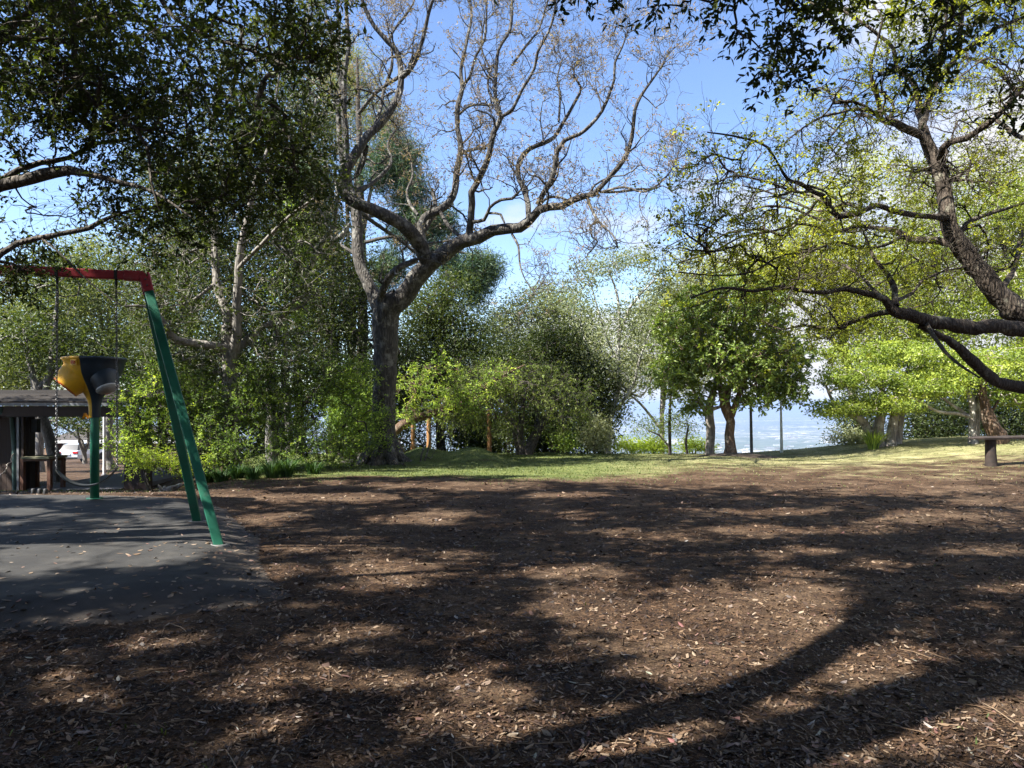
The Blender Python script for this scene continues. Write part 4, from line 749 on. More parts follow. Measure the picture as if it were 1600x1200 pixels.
# --- dark sprigs of a tree overhead, hanging into the top of the picture
OT = Tree('overhanging_tree', 'dark leafy branch tips hanging into the upper right from a tree overhead', 'tree', (6.2, 1.6, float(ground(6.2, 1.6))-.05), seed=41)
OT.limb([(6.2,1.6,-.05,.36),(6.1,1.6,.8,.26),(6.,1.7,2.4,.23),(5.7,2.1,4.,.20),(5.2,2.8,5.4,.16),(4.4,3.6,6.3,.11),(3.4,4.3,6.6,.07),(2.4,4.8,6.5,.05),(1.2,5.2,6.3,.03),(-.6,5.4,6.,.02)], step=.2, S=12, wig=.06)
OT.limb([(5.2,2.8,5.4,.10),(4.6,3.9,5.5,.07),(4.0,4.8,5.2,.05),(3.2,5.2,4.75,.03),(2.6,5.2,4.45,.016)], step=.15, S=8, wig=.12)
OT.limb([(4.4,3.6,6.3,.07),(4.4,4.9,6.,.05),(3.7,5.4,5.3,.03),(3.2,5.4,4.7,.016)], step=.15, S=8, wig=.12)
OT.limb([(3.4,4.3,6.6,.05),(2.6,4.9,5.6,.03),(2.0,5.1,4.8,.018),(1.7,5.1,4.45,.01)], step=.15, S=8, wig=.12)
tr = OT.rng
A = blobpts([(1190,10,80,46,5.2,.4,13),(1120,12,50,32,5.2,.3,6),(1250,50,70,60,5.2,.4,15),(1200,85,60,36,5.2,.3,8),(1230,130,40,30,5.2,.2,6),(1320,0,50,40,5.4,.4,5),(1440,50,50,60,5.6,.4,11),(1540,20,50,40,5.6,.4,7),(1420,110,30,30,5.5,.2,8),(1600,130,20,60,5.6,.3,6),
             (905,-8,26,16,5.2,.15,3),(965,-8,18,14,5.2,.15,2),(1030,0,14,18,5.2,.15,2),(1150,-90,250,40,5.,.8,30),(1450,-90,150,40,5.4,.8,22)], tr)
E, D, PP, Rr = OT.attach(A, tw=.0022, bend=.22, gravity=.08, S=4)
OT.sprays(E, D, 4, .17, 8, .055, asp=.42, shape=6, droop=.6, lift=-.1, tr=.0013)
OT.done(M['b_dark'], M['l_deep'], lname='foliage')

# --- multi-stemmed tree left of centre
MT = Tree('multi_stemmed_tree', 'multi stemmed olive leaved tree with a low pale limb, rising from the shrubs', 'tree', gbase(362, 18.2), seed=43)
Y0 = 18.2
def ML(pts, **k): return MT.limb(PL(Y0, pts), wig=.12, rough=.15, **k)
for l in [
 [(362,740,0,30),(362,690,0,26),(361,640,0,24),(360,600,0,24),(357,560,0,22),(358,530,0,20),(355,490,0,15),(343,460,.2,13),(337,425,.3,13),(337,375,.4,12),(336,337,.5,11),(348,307,.6,9),(362,280,.8,7),(380,240,1.,5),(390,190,1.2,4)],
 [(363,560,0,18),(368,520,-.2,15),(370,450,-.4,13),(375,400,-.5,12),(382,362,-.6,11),(390,325,-.7,9),(400,280,-.8,8),(420,230,-.9,6),(430,160,-1.,4),(440,90,-1.1,3)],
 [(357,545,0,16),(335,540,-.3,13),(312,537,-.5,12),(278,532,-.8,12),(262,515,-1.,9),(247,490,-1.2,7),(225,478,-1.4,4),(195,478,-1.6,3)],
 [(364,550,.1,14),(390,526,.4,12),(402,516,.6,9),(430,500,.9,7),(470,480,1.2,5)],
 [(336,400,.4,6),(310,390,.8,5),(280,400,1.1,4),(240,395,1.4,3)],
 [(337,350,.5,7),(320,300,.2,6),(300,250,0,5),(290,190,-.2,4),(270,130,-.4,3)],
 [(372,420,-.5,7),(410,380,-1.,6),(450,340,-1.4,5),(490,310,-1.8,4)],
 [(340,440,.3,6),(300,470,0,4),(262,480,-.2,3)],
 [(400,300,-.8,5),(440,260,-.4,4),(480,200,0,3),(500,130,.2,2)],
 [(355,300,.7,5),(330,220,1.2,4),(340,140,1.5,3),(350,60,1.7,2)]]: ML(l, step=.2, S=9)
tr = MT.rng
A = blobpts([(420,560,110,50,19,1.4,110),(300,570,80,50,18.4,1.2,60),(290,400,100,100,18.9,1.4,170),(410,300,110,110,18.9,1.6,170),(300,230,120,90,18.6,1.4,120),(420,150,110,110,18.5,1.8,160),(460,420,90,90,18.6,1.4,110),(250,480,70,60,17.6,1.2,60),(470,60,60,80,18.6,1.2,70),(500,280,50,90,18.6,1.2,60),(400,480,70,50,18.5,1.2,50)], tr)
E, D, PP, Rr = MT.attach(A, tw=.006, bend=.18, S=4)
MT.sprays(E, D, 3, .55, 11, .10, asp=.42, tr=.005, S=3)
MT.done(M['b_grey'], M['l_olive'], lname='foliage')

# ---------------------------------------------------------------- generic trees and shrubs from crown masses
def gtree(name, label, cat, base, blobs, leaf, bark, tw=.008, limbs=None, trunk=None, nleaf=40, spread=.3, size=.10, up=.5, asp=.42, seed=1, group=None, mode='puff', n3=(3, .5, 10), droop=.2, shape=4, flat=.7, bend=.16, gravity=0, lname='foliage', nolim=False, wig=.1):
    px, Y = base; T = Tree(name, label, cat, gbase(px, Y), group, seed)
    if limbs:
        for l in limbs: T.limb(PL(Y, l), wig=wig, step=max(.15, .012*Y), S=9 if l[0][3] > 6 else 6)
    elif trunk:
        T.limb([tuple(T.base)+(trunk*1.4,), tuple(T.base+np.array([0, 0, .4]))+(trunk,)]+[tuple(T.base*.4+W(blobs[0][0], blobs[0][1], blobs[0][4])*.6)+(trunk*.6,), tuple(W(blobs[0][0], blobs[0][1], blobs[0][4]))+(trunk*.3,)], step=.3, S=9, wig=.15)
        c0 = T.limbs[0][0]
        for b_ in blobs[1:]:
            e = W(b_[0], b_[1], b_[4]); i = int(len(c0)*(.35+.4*T.rng.rand())); s_ = c0[i]; m_ = (s_+e)/2+np.array([0, 0, .12*np.linalg.norm(e-s_)])+T.rng.randn(3)*.1
            T.limb([tuple(s_)+(trunk*.5,), tuple(m_)+(trunk*.35,), tuple(e)+(trunk*.15,)], step=.3, S=7, wig=.2)
    A = blobpts(blobs, T.rng)
    zmin = ground(A[:, 0], A[:, 1])+.08; A[:, 2] = np.maximum(A[:, 2], zmin+T.rng.rand(len(A))*.15)
    if not T.nodes: T.nodes.append(T.base[None]); T.nr.append(np.array([.05]))
    E, D, PP, Rr = T.attach(A, tw=tw, bend=bend, gravity=gravity, S=4)
    if mode == 'puff': T.puff(E, nleaf, spread, size, up, asp, shape, droop, flat)
    else: T.sprays(E, D, n3[0], n3[1], n3[2], size, up, asp, shape, droop, tr=max(.0022, .00025*Y), S=3)
    return T.done(bark, leaf, lname=lname)
# left background
gtree('broadleaf_tree', 'pale green tree far behind the shelter at the left edge', 'tree', (60, 36), [(60,520,80,80,36,2.,260),(20,590,60,50,35,1.6,130),(90,460,60,50,37,1.5,110)], M['l_backl'], M['b_grey'], tw=.012, trunk=.22, nleaf=46, spread=.42, size=.15, seed=101)
gtree('broadleaf_tree', 'taller pale green tree behind the ball funnel and above the shelter roof', 'tree', (170, 40), [(170,470,80,80,40,2.4,250),(130,410,60,50,40,2.,100),(210,540,80,70,39,2.2,170),(110,560,60,50,39,2.2,100)], M['l_backl'], M['b_grey'], tw=.012, trunk=.26, nleaf=46, spread=.5, size=.16, seed=102)
gtree('broadleaf_tree', 'olive tree with twiggy branches behind the top of the green swing legs', 'tree', (255, 29), [(250,450,60,60,29,1.8,110),(290,540,60,50,28,1.8,80),(220,590,40,40,28,1.4,40),(310,420,50,60,30,1.5,50)], M['l_olive'], M['b_grey'], tw=.010, trunk=.2, nleaf=32, spread=.38, size=.13, seed=103)
gtree('broadleaf_tree', 'hazy grey green tree farthest back above the shelter at the left edge', 'tree', (20, 52), [(10,530,70,70,52,3.,120),(-40,450,60,70,52,3.,60),(90,610,60,30,50,3.,60)], M['l_gum'], M['b_grey'], tw=.014, trunk=.3, nleaf=40, spread=.65, size=.2, seed=104)
gtree('small_tree', 'small leafy tree with a leaning branch seen through the shelter opening beside the white car', 'tree', (133, 44), [(70,660,36,26,44,1.6,60),(120,650,40,26,44,1.6,70),(170,665,36,30,44,1.6,60),(60,690,14,14,44,.8,14)], M['l_olive'], M['b_grey'], tw=.008, nleaf=40, spread=.3, size=.16, seed=105,
      limbs=[[(133,724,0,7),(132,705,0,6),(128,690,0,5),(115,678,0,4),(92,664,0,3)],[(132,708,0,5),(138,690,.2,4),(136,665,.3,3)],[(133,715,0,5),(124,690,-.3,4),(120,664,-.4,3)]])
# pine behind the jacaranda
gtree('pine_tree', 'tall pine with dark needle tufts standing behind the bare grey tree', 'tree', (566, 33), [(625,245,36,34,33,1.2,44),(640,300,30,30,33,1.,30),(590,270,40,30,33,1.2,34),(680,345,36,26,33,1.2,40),(735,420,46,22,32.5,1.2,44),(745,450,24,26,32.5,.8,23),(640,360,40,24,33,1.,27),(690,400,40,20,33,1.,23),(480,300,44,60,34,1.6,68),(600,420,34,30,33.5,1.2,34),(500,390,40,40,34,1.5,40)], M['l_pine'], M['b_dark'], tw=.012, nleaf=150, spread=.30, size=.30, up=.1, asp=.10, seed=111, bend=.1, flat=.8,
      limbs=[[(566,720,0,22),(566,600,0,19),(565,450,0,16),(563,300,0,12),(560,180,0,8),(558,90,0,4)],[(565,300,0,5),(600,270,-.3,4),(640,240,-.5,3)],[(564,380,0,6),(620,370,-.4,5),(680,385,-.7,4),(745,400,-1.,3)],[(564,400,0,6),(520,385,.4,5),(480,380,.6,3)],[(563,265,0,6),(530,262,.3,5),(495,265,.5,4)],[(563,250,0,5),(520,240,.3,4),(480,262,.6,3)],[(564,340,0,5),(620,335,.3,4),(670,340,.5,3)]])
gtree('pine_tree', 'golden green pine crown rising behind the upright limbs at the top', 'tree', (545, 38), [(560,170,50,90,38,1.8,110),(530,110,40,60,38,1.5,60),(600,200,30,50,38,1.,30),(500,200,40,80,38,1.6,50)], M['l_pinetop'], M['b_dark'], tw=.012, nleaf=70, spread=.45, size=.24, up=.2, asp=.12, seed=112, trunk=.25)
gtree('evergreen_tree', 'dark fine leaved evergreen between the vine covered trunk and the bare grey tree', 'tree', (520, 27), [(520,420,70,90,27,2.,200),(500,530,80,70,26.5,1.8,200),(560,480,50,80,27,1.5,120),(440,380,60,90,28,1.6,120),(600,560,50,60,27,1.5,70)], M['l_deep'], M['b_dark'], tw=.010, trunk=.2, nleaf=34, spread=.36, size=.12, seed=113)
gtree('vine_covered_tree', 'tree with pale leaning limbs and climbing vine just left of the bare grey tree', 'tree', (430, 20.5), [(455,330,26,50,20.3,.5,26),(470,380,26,40,20.3,.5,22),(445,470,26,60,20.3,.5,36),(425,560,26,40,20.3,.5,20),(480,440,14,30,20.3,.4,10)], M['l_bush'], M['b_lichen'], tw=.006, nleaf=34, spread=.15, size=.09, seed=114,
      limbs=[[(425,730,0,20),(424,640,0,17),(422,560,0,14),(440,500,0,11),(455,482,0,10),(477,468,0,9),(477,440,0,9),(486,412,-.1,10),(497,393,-.1,9),(508,372,-.2,8),(521,356,-.3,7),(525,330,-.4,6),(528,305,-.4,5),(522,270,-.5,4)],[(499,393,-.1,9),(518,380,0,9),(537,365,.1,7),(547,350,.2,6)],[(445,720,.2,12),(444,600,.2,10),(446,520,.2,9),(448,430,.2,7),(450,360,.2,5),(446,300,.2,3)],[(484,414,0,6),(470,430,.2,5),(462,455,.3,4)],[(452,710,.1,14),(450,660,.1,13),(448,600,.1,10)]])
gtree('evergreen_tree', 'grey green leafy tree just right of the bare tree fork', 'tree', (690, 31), [(680,495,60,46,31,2.,190),(655,560,60,50,31,2.,170),(720,550,50,60,31,2.,170),(700,450,34,24,31,1.2,34),(640,610,50,40,31,1.6,90),(740,600,40,40,31,1.6,80)], M['l_olive'], M['b_dark'], tw=.010, trunk=.22, nleaf=50, spread=.4, size=.13, seed=115)
gtree('gum_tree', 'small open gum tree with olive tufts against the white cloud', 'tree', (830, 41), [(850,475,56,30,41,2.4,110),(795,500,40,34,41,2.,60),(890,520,60,56,41,2.4,170),(810,545,70,46,41,2.4,150),(850,590,80,50,41,2.4,120),(760,540,30,40,41,2.,40)], M['l_gum'], M['b_grey'], tw=.010, trunk=.2, nleaf=46, spread=.5, size=.16, seed=116)
gtree('gum_tree', 'tall airy gum tree with pale branches and a cream trunk right of the middle', 'tree', (950, 28.5), [(930,420,36,22,28.5,1.4,30),(990,405,36,16,28.5,1.4,24),(1030,440,30,30,28.5,1.2,18),(905,470,26,40,28.5,1.2,24),(960,500,40,30,28.5,1.4,20),(1010,520,46,50,28.5,1.6,56),(920,560,40,40,28.5,1.4,34),(985,590,40,40,28.5,1.2,24),(955,650,26,26,28.5,.8,16),(1040,480,30,40,29,1.,24)], M['l_gum'], M['b_lichen'], tw=.006, nleaf=46, spread=.36, size=.12, seed=117, flat=.45,
      limbs=[[(950,712,0,11),(951,680,0,10),(953,655,0,9),(958,635,0,8),(968,600,.1,7),(966,560,.2,6),(968,510,.3,5),(964,460,.4,4),(950,420,.5,2)],[(956,645,0,7),(972,628,-.2,6),(990,600,-.3,5),(1000,560,-.4,4),(1030,480,-.5,2)],[(968,520,.2,5),(985,480,0,4),(1005,455,-.2,3),(1025,435,-.4,2)],[(955,650,0,6),(940,620,.3,5),(925,570,.5,4),(905,500,.7,2)],[(966,570,.2,4),(945,520,.3,3),(925,450,.4,2)],[(969,600,.1,4),(1000,620,.1,3),(1020,590,.2,2)]])
gtree('gum_tree', 'grey green gum farther back whose crown merges with the glossy leaved tree', 'tree', (1035, 36), [(1035,480,50,54,36,2.,150),(1005,560,50,60,36,2.,130),(1080,440,50,50,36,2.,110),(1070,560,50,70,36,2.,120),(960,600,50,50,36,2.,80),(930,540,40,40,36,1.8,60)], M['l_grey'], M['b_grey'], tw=.008, trunk=.16, nleaf=34, spread=.45, size=.14, seed=118, flat=.5)
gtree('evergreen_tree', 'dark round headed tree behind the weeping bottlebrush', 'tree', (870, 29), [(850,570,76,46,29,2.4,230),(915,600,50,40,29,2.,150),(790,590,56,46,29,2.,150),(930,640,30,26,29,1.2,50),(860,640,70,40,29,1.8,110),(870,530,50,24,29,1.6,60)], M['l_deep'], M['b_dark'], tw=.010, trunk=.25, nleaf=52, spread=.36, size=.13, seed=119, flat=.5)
gtree('bottlebrush_tree', 'weeping olive bottlebrush with thick dark stems in the middle distance', 'tree', (825, 25.4), [(755,605,64,34,25,1.6,170),(830,600,66,36,25,1.6,170),(885,625,44,36,25,1.4,100),(715,645,40,24,24.6,1.,70),(790,650,50,24,25,1.2,50),(860,660,40,20,25.2,1.,26),(905,650,24,24,25.2,.8,20)], M['l_bottle'], M['b_dark'], tw=.006, mode='sprays', n3=(3, .5, 12), size=.10, asp=.22, droop=1.2, seed=120, gravity=-.1,
      limbs=[[(815,712,0,20),(812,690,0,18),(805,665,0,13),(790,640,.2,9),(765,620,.3,6),(740,612,.4,3)],[(822,712,0,20),(832,690,0,17),(845,665,-.1,13),(860,640,-.2,9),(880,610,-.3,5)],[(812,690,0,12),(815,650,-.4,9),(822,610,-.6,5)],[(836,682,0,9),(840,640,.4,7),(835,600,.6,4)]])
gtree('leaning_tree', 'leaning reddish trunk slanting up to the right behind the base of the bare tree', 'tree', (596, 24), [(650,600,36,30,23.6,.8,46),(690,630,40,22,23.6,.8,50),(730,620,40,30,23.6,.9,60),(640,650,24,18,23.6,.6,20),(770,590,30,30,23.8,.8,30),(700,580,40,26,23.8,.8,30)], M['l_bush'], M['b_red'], tw=.005, mode='sprays', n3=(3, .36, 10), size=.085, asp=.35, seed=121,
      limbs=[[(590,706,0,20),(600,690,0,17),(618,672,0,15),(645,655,0,14),(680,646,0,12),(718,634,0,11),(745,617,0,9),(765,598,0,7),(790,585,0,4),(820,570,0,2)],[(638,660,0,6),(636,645,-.1,5),(637,633,-.1,4),(648,617,-.2,4),(647,612,-.2,3),(640,608,-.2,3)],[(640,658,0,5),(650,645,.1,4),(641,636,.1,3)],[(745,617,0,5),(768,634,.2,3),(776,655,.2,2)]])
for i, (px, rx, n, Y, lb) in enumerate([(420, 70, 150, 27, 'deep green shrub mass behind the vine covered tree'), (310, 70, 130, 26, 'deep green shrub mass behind the multi stemmed tree'), (640, 44, 90, 31, 'dark shrub mass behind the two timber posts nearest the bare tree'), (735, 60, 130, 32, 'wide dark hedge like shrub between the timber posts'), (560, 44, 90, 26, 'green shrub just left of the bare tree trunk base')]):
    gtree('shrub', lb, 'shrub', (px, Y), [(px, 650, rx, 60, Y, 1.4, int(n*1.3)), (px-rx*.4, 620, rx*.7, 40, Y, 1., n//2), (px+rx*.2, 715, rx, 26, Y, 1., n//3)], M['l_bush2'] if i == 4 else M['l_olive'] if i < 2 else M['l_deep'], M['b_dark'], tw=.006, nleaf=50, spread=.3, size=.12, seed=130+i)
# bright shrubs by the swings
gtree('shrub', 'bright green arching shrub right behind the swing legs', 'shrub', (235, 17.6), [(225,640,44,44,17.4,.9,90),(250,600,40,34,17.6,.9,60),(215,700,36,36,17.2,.8,70),(285,660,36,44,17.6,.9,60),(190,620,20,26,17.4,.5,16)], M['l_bush'], M['b_dark'], tw=.0035, mode='sprays', n3=(4, .36, 12), size=.060, seed=140, gravity=-.12)
gtree('shrub', 'broad green shrub below the multi stemmed tree', 'shrub', (350, 18.2), [(340,640,50,44,18,1.,110),(390,620,40,50,18.2,1.,90),(350,700,54,36,17.4,.9,100),(310,600,24,20,18,.6,16)], M['l_bush2'], M['b_dark'], tw=.0035, mode='sprays', n3=(4, .36, 12), size=.062, seed=141, gravity=-.12)
gtree('shrub', 'darker leafy shrub around the pale stump trunk left of the bare tree', 'shrub', (460, 19), [(450,640,50,44,19,1.,90),(500,600,40,50,19.2,1.,80),(470,700,54,34,18.4,.9,80),(420,600,30,30,19,.8,30)], M['l_bush2'], M['b_dark'], tw=.0035, mode='sprays', n3=(4, .38, 12), size=.064, seed=142, gravity=-.12)
gtree('shrub', 'yellow green shrub touching the left side of the bare tree trunk', 'shrub', (545, 20.4), [(540,600,40,40,20.4,1.,80),(560,660,30,40,20.4,.8,60),(530,700,36,30,19.6,.8,60),(575,580,14,20,20.8,.5,10)], M['l_bush'], M['b_dark'], tw=.0035, mode='sprays', n3=(4, .38, 12), size=.066, seed=143, gravity=-.12)
gtree('shrub', 'low lime green sprawling shrub at the foot of the bright arching shrub', 'shrub', (240, 16.2), [(235,722,44,18,16.2,.5,60),(285,728,30,14,16.1,.4,36)], M['l_yel'], M['b_dark'], tw=.0022, mode='sprays', n3=(4, .26, 12), size=.045, seed=144)
gtree('creeper', 'leafy creeper climbing the lower trunk of the bare grey tree', 'plant', (593, 20.9), [(596,650,16,26,20.95,.25,24),(585,690,18,26,20.9,.3,26),(606,690,12,16,20.9,.2,10)], M['l_bush'], M['b_dark'], tw=.003, nleaf=20, spread=.12, size=.07, seed=145)
# strappy plants along the bed edge
def strap_plant(px, Y, h, n, label, seed, mat='l_strap', group='strap leaved plants along the shrub bed'):
    r_ = np.random.RandomState(seed); b = gbase(px, Y); root = empty('strap_leaved_plant', b, label, 'plant', group); mb = MB()
    q = r_.rand(n)*6.283; d = np.stack([np.cos(q), np.sin(q), 0*q], -1); l = h*(.6+.6*r_.rand(n)); o_ = b+d*(.05+.1*r_.rand(n))[:, None]; s_ = np.stack([-np.sin(q), np.cos(q), 0*q], -1)*.010
    t = np.linspace(0, 1, 5)[None, :, None]; lean = (.25+.5*r_.rand(n))[:, None, None]; C = o_[:, None]+d[:, None]*l[:, None, None]*lean*t**1.6+np.array([0, 0, 1])*l[:, None, None]*(t-.42*lean*t**3)
    w = np.array([1, 1.2, 1, .7, .08])[None, :, None]*s_[:, None]; V = np.stack([C-w, C+w], 2).reshape(n, 10, 3); k = np.arange(n)[:, None, None]*10; j = np.arange(4)[None, :, None]*2
    mb.quads(V, (k+j+np.array([0, 1, 3, 2])[None, None]).reshape(-1, 4), np.repeat(r_.rand(n), 4), True); mb.build('leaf_blades', M[mat], root)
sl = ['strap leaved plant nearest the swing legs', 'strap leaved plant second from the swing legs', 'tuft of dark strap leaves below the green shrub', 'middle dark strap leaved clump in the bed', 'dense dark strap leaved clump below the pale stump trunk', 'tall dark strap leaved clump beside the dense one', 'rightmost strap leaved clump in the shrub bed']
for i, (px, Y, h) in enumerate([(322, 16.4, .36), (345, 16.2, .34), (370, 16.5, .38), (395, 16.3, .36), (425, 16.6, .5), (448, 16.9, .5), (490, 17.6, .36)]): strap_plant(px, Y, h, 170, sl[i], 200+i)
strap_plant(1364, 24.0, .75, 160, 'green grassy tuft at the foot of the twin pale fig trunks', 220, 'l_bush', None)
# right of centre
MGb = [(1080,520,62,64,24,1.6,210),(1150,480,80,60,24,1.8,250),(1205,560,64,54,24,1.6,210),(1130,570,86,50,24,2.,240),(1050,590,36,30,23.6,1.,60),(1225,610,34,24,23.6,1.,46),(1180,620,40,18,23.6,1.,34),(1090,630,30,16,23.8,.8,16)]
gtree('magnolia_tree', 'glossy leaved rounded tree with a short reddish trunk at the edge of the lawn', 'tree', (1140, 24.2), MGb, M['l_mag'], M['b_mag'], tw=.006, mode='sprays', n3=(3, .34, 11), size=.14, asp=.46, seed=150, up=.6,
      limbs=[[(1141,712,0,24),(1141,700,0,18),(1139,680,0,15),(1142,660,0,14),(1136,640,0,16),(1132,622,0,14),(1120,590,.2,9),(1100,550,.4,6)],[(1142,650,0,12),(1152,625,-.2,9),(1165,590,-.4,7),(1190,550,-.5,5)],[(1134,640,.1,9),(1140,600,.1,8),(1142,550,.1,6),(1150,500,.1,4)]])
mb = MB()
q = np.linspace(0, 2*math.pi, 25); rr_ = np.linspace(0, 1, 7); c = gbase(1148, 24.0); V = np.array([[(c[0]+a_*1.5*math.cos(t_), c[1]+a_*1.0*math.sin(t_), float(ground(c[0]+a_*1.5*math.cos(t_), c[1]+a_*math.sin(t_)))+.16*(1-a_*a_)-.01) for t_ in q] for a_ in rr_])
k = np.arange(6)[:, None]*25; j = np.arange(24)[None]; mb.quads(V, np.stack([k+j, k+j+1, k+25+j+1, k+25+j], -1).reshape(-1, 4))
tag(mb.build('mulch_mound', M['rock']), 'low dark mulch mound round the foot of the glossy leaved tree', 'mulch mound')
gtree('gum_tree', 'smooth pale grey trunk directly left of the reddish trunked glossy tree', 'tree', (1109, 25.4), [(1100,610,30,20,25.6,.8,16),(1060,560,40,40,26,1.,26)], M['l_gum'], M['b_pale'], tw=.006, nleaf=24, spread=.3, size=.12, seed=151,
      limbs=[[(1109,716,0,16),(1109,700,0,14),(1109,670,0,14),(1107,650,0,14),(1109,630,0,13),(1116,610,.1,9),(1122,570,.2,6),(1120,520,.3,4)],[(1106,648,0,9),(1096,632,-.1,6),(1086,615,-.2,5),(1060,570,-.3,3)],[(1110,640,0,7),(1125,636,.2,5),(1130,620,.3,4)]])
gtree('small_tree', 'thin dark trunked small tree left of the pale trunk', 'tree', (1047, 25.8), [(1040,660,26,16,26,.8,26),(1075,665,26,20,26.4,.8,30),(1010,670,24,18,26.4,.8,22),(1065,640,20,14,26,.6,14)], M['l_bottle'], M['b_dark'], tw=.004, nleaf=26, spread=.2, size=.08, seed=152, limbs=[[(1047,714,0,6),(1047,690,0,5),(1046,660,0,5),(1047,630,0,4),(1050,600,0,2)],[(1075,714,.5,4),(1072,690,.5,4),(1076,665,.5,2)],[(1047,700,.2,3),(1030,680,.4,3),(1012,672,.5,2)]])
for i, (px, Y, rx, ry, lf, lb) in enumerate([(985, 27.2, 26, 11, 'l_yel', 'leftmost low lime green shrub on the crest of the lawn'), (1020, 27, 24, 11, 'l_yel', 'low lime shrub between the small thin tree and the leftmost lime shrub'), (1085, 27, 26, 11, 'l_yel', 'low lime green shrub at the foot of the pale grey trunk'), (930, 27, 24, 30, 'l_grey', 'feathery cream green shrub just left of the cream gum trunk'), (880, 28, 26, 26, 'l_bush2', 'small dark green shrub under the round headed tree'), (1325, 26.6, 34, 20, 'l_grey', 'small grey green bush at the edge left of the twin fig trunks'), (790, 28.5, 40, 34, 'l_olive', 'greyish shrub right of the last timber post')]):
    gtree('shrub', lb, 'shrub', (px, Y), [(px, 707-ry, rx, ry, Y, rx/F*Y, int(26+rx*ry/14)), (px+rx*.5, 709-ry*.6, rx*.6, ry*.6, Y, rx/F*Y*.6, 14)], M[lf], M['b_dark'], tw=.004, nleaf=34, spread=.17, size=.085, seed=160+i)
# fig trees
gtree('fig_tree', 'bright green spreading fig with twin smooth pale buttressed trunks', 'tree', (1385, 24.6), [(1330,590,56,20,24.,1.6,80),(1310,640,40,14,23.6,1.2,40),(1400,555,70,24,24.4,2.,110),(1430,600,70,22,24,2.,90),(1380,630,50,18,23.8,1.4,56),(1300,560,30,16,24.4,1.,20),(1470,570,50,24,24.6,1.6,50)], M['l_fig'], M['b_pale'], tw=.007, nleaf=66, spread=.22, size=.10, flat=.30, up=.6, seed=170, n3=(3, .3, 10),
      limbs=[[(1374,706,0,30),(1372,694,0,20),(1372,675,0,17),(1376,650,0,15),(1380,620,.1,10),(1370,590,.2,6)],[(1392,708,-.1,30),(1390,694,-.1,18),(1394,670,-.1,14),(1399,640,-.1,14),(1402,610,-.2,10),(1420,580,-.3,6)],[(1398,706,.1,20),(1402,680,.2,14),(1408,640,.2,12),(1415,600,.3,7)],[(1374,690,.1,12),(1362,680,.2,13),(1350,662,.2,13),(1335,648,.1,12),(1318,643,0,9),(1300,625,-.1,5),(1290,600,-.2,3)],
             [(1390,698,-.2,12),(1412,703,-.5,8),(1440,706,-.8,4)],[(1376,700,-.2,10),(1362,706,-.5,6),(1350,710,-.7,3)],[(1400,700,0,8),(1430,700,.3,6),(1462,701,.6,3)]])
gtree('fig_tree', 'bright green fig with a leaning second trunk behind the log bench', 'tree', (1521, 23.4), [(1500,585,56,22,23.2,1.8,70),(1580,570,60,30,23.4,1.8,80),(1450,610,40,16,23,1.2,36),(1560,620,50,14,23.6,1.4,30),(1620,620,40,30,23.4,1.4,40)], M['l_fig'], M['b_pale'], tw=.007, nleaf=66, spread=.22, size=.10, flat=.32, up=.6, seed=171,
      limbs=[[(1520,700,0,20),(1520,688,0,14),(1520,665,0,13),(1521,645,0,12),(1517,620,0,8),(1505,600,0,5)],[(1524,690,.2,10),(1527,660,.2,9),(1526,630,.2,7),(1530,600,.3,5)],[(1514,651,0,6),(1495,646,-.2,5),(1478,645,-.3,5),(1458,640,-.4,4),(1440,628,-.5,4),(1420,620,-.6,2)],[(1512,648,.1,5),(1490,634,.1,5),(1468,618,.1,3)]])
gtree('leaning_fig_trunk', 'thick golden brown trunk leaning left behind the log bench', 'tree', (1557, 23.0), [(1540,570,40,20,23.2,1.,26)], M['l_fig'], M['b_red'], tw=.007, nleaf=50, spread=.25, size=.10, flat=.4, up=1., seed=172,
      limbs=[[(1562,690,0,30),(1556,680,0,26),(1546,660,0,22),(1540,640,0,17),(1536,620,0,12),(1538,590,0,8),(1545,560,.1,5)],[(1540,635,0,8),(1537,620,-.1,6),(1535,600,-.2,4)],[(1545,650,.1,6),(1560,625,.2,4),(1570,600,.3,3)]])
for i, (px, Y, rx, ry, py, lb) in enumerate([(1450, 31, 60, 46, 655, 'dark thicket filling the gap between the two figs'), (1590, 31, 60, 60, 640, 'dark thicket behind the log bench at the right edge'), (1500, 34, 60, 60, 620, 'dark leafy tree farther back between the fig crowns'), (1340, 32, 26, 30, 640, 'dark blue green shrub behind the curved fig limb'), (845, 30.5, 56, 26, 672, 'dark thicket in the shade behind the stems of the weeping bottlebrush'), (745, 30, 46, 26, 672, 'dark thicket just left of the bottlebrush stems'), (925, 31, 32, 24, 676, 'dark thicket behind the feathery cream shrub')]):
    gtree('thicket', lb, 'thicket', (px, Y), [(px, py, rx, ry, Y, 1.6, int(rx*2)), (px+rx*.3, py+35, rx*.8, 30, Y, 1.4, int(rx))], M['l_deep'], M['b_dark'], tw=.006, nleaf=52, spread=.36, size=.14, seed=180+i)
gtree('broadleaf_tree', 'sunny yellow green tree with a pale trunk at the right edge behind the dark limbs', 'tree', (1600, 31), [(1560,330,70,66,31,2.,170),(1600,430,70,80,31,2.2,220),(1530,470,60,60,30.6,2.,170),(1640,300,60,90,31,2.,90),(1600,540,70,40,30.6,2.,100)], M['l_spring'], M['b_pale'], tw=.010, nleaf=44, spread=.4, size=.13, seed=190,
      limbs=[[(1610,700,0,22),(1608,600,0,18),(1603,520,0,15),(1590,460,0,12),(1575,430,0,10),(1570,390,.1,9),(1557,342,.2,8),(1550,300,.3,5),(1545,250,.4,3)],[(1600,500,0,9),(1630,430,.2,7),(1650,330,.4,4)]])
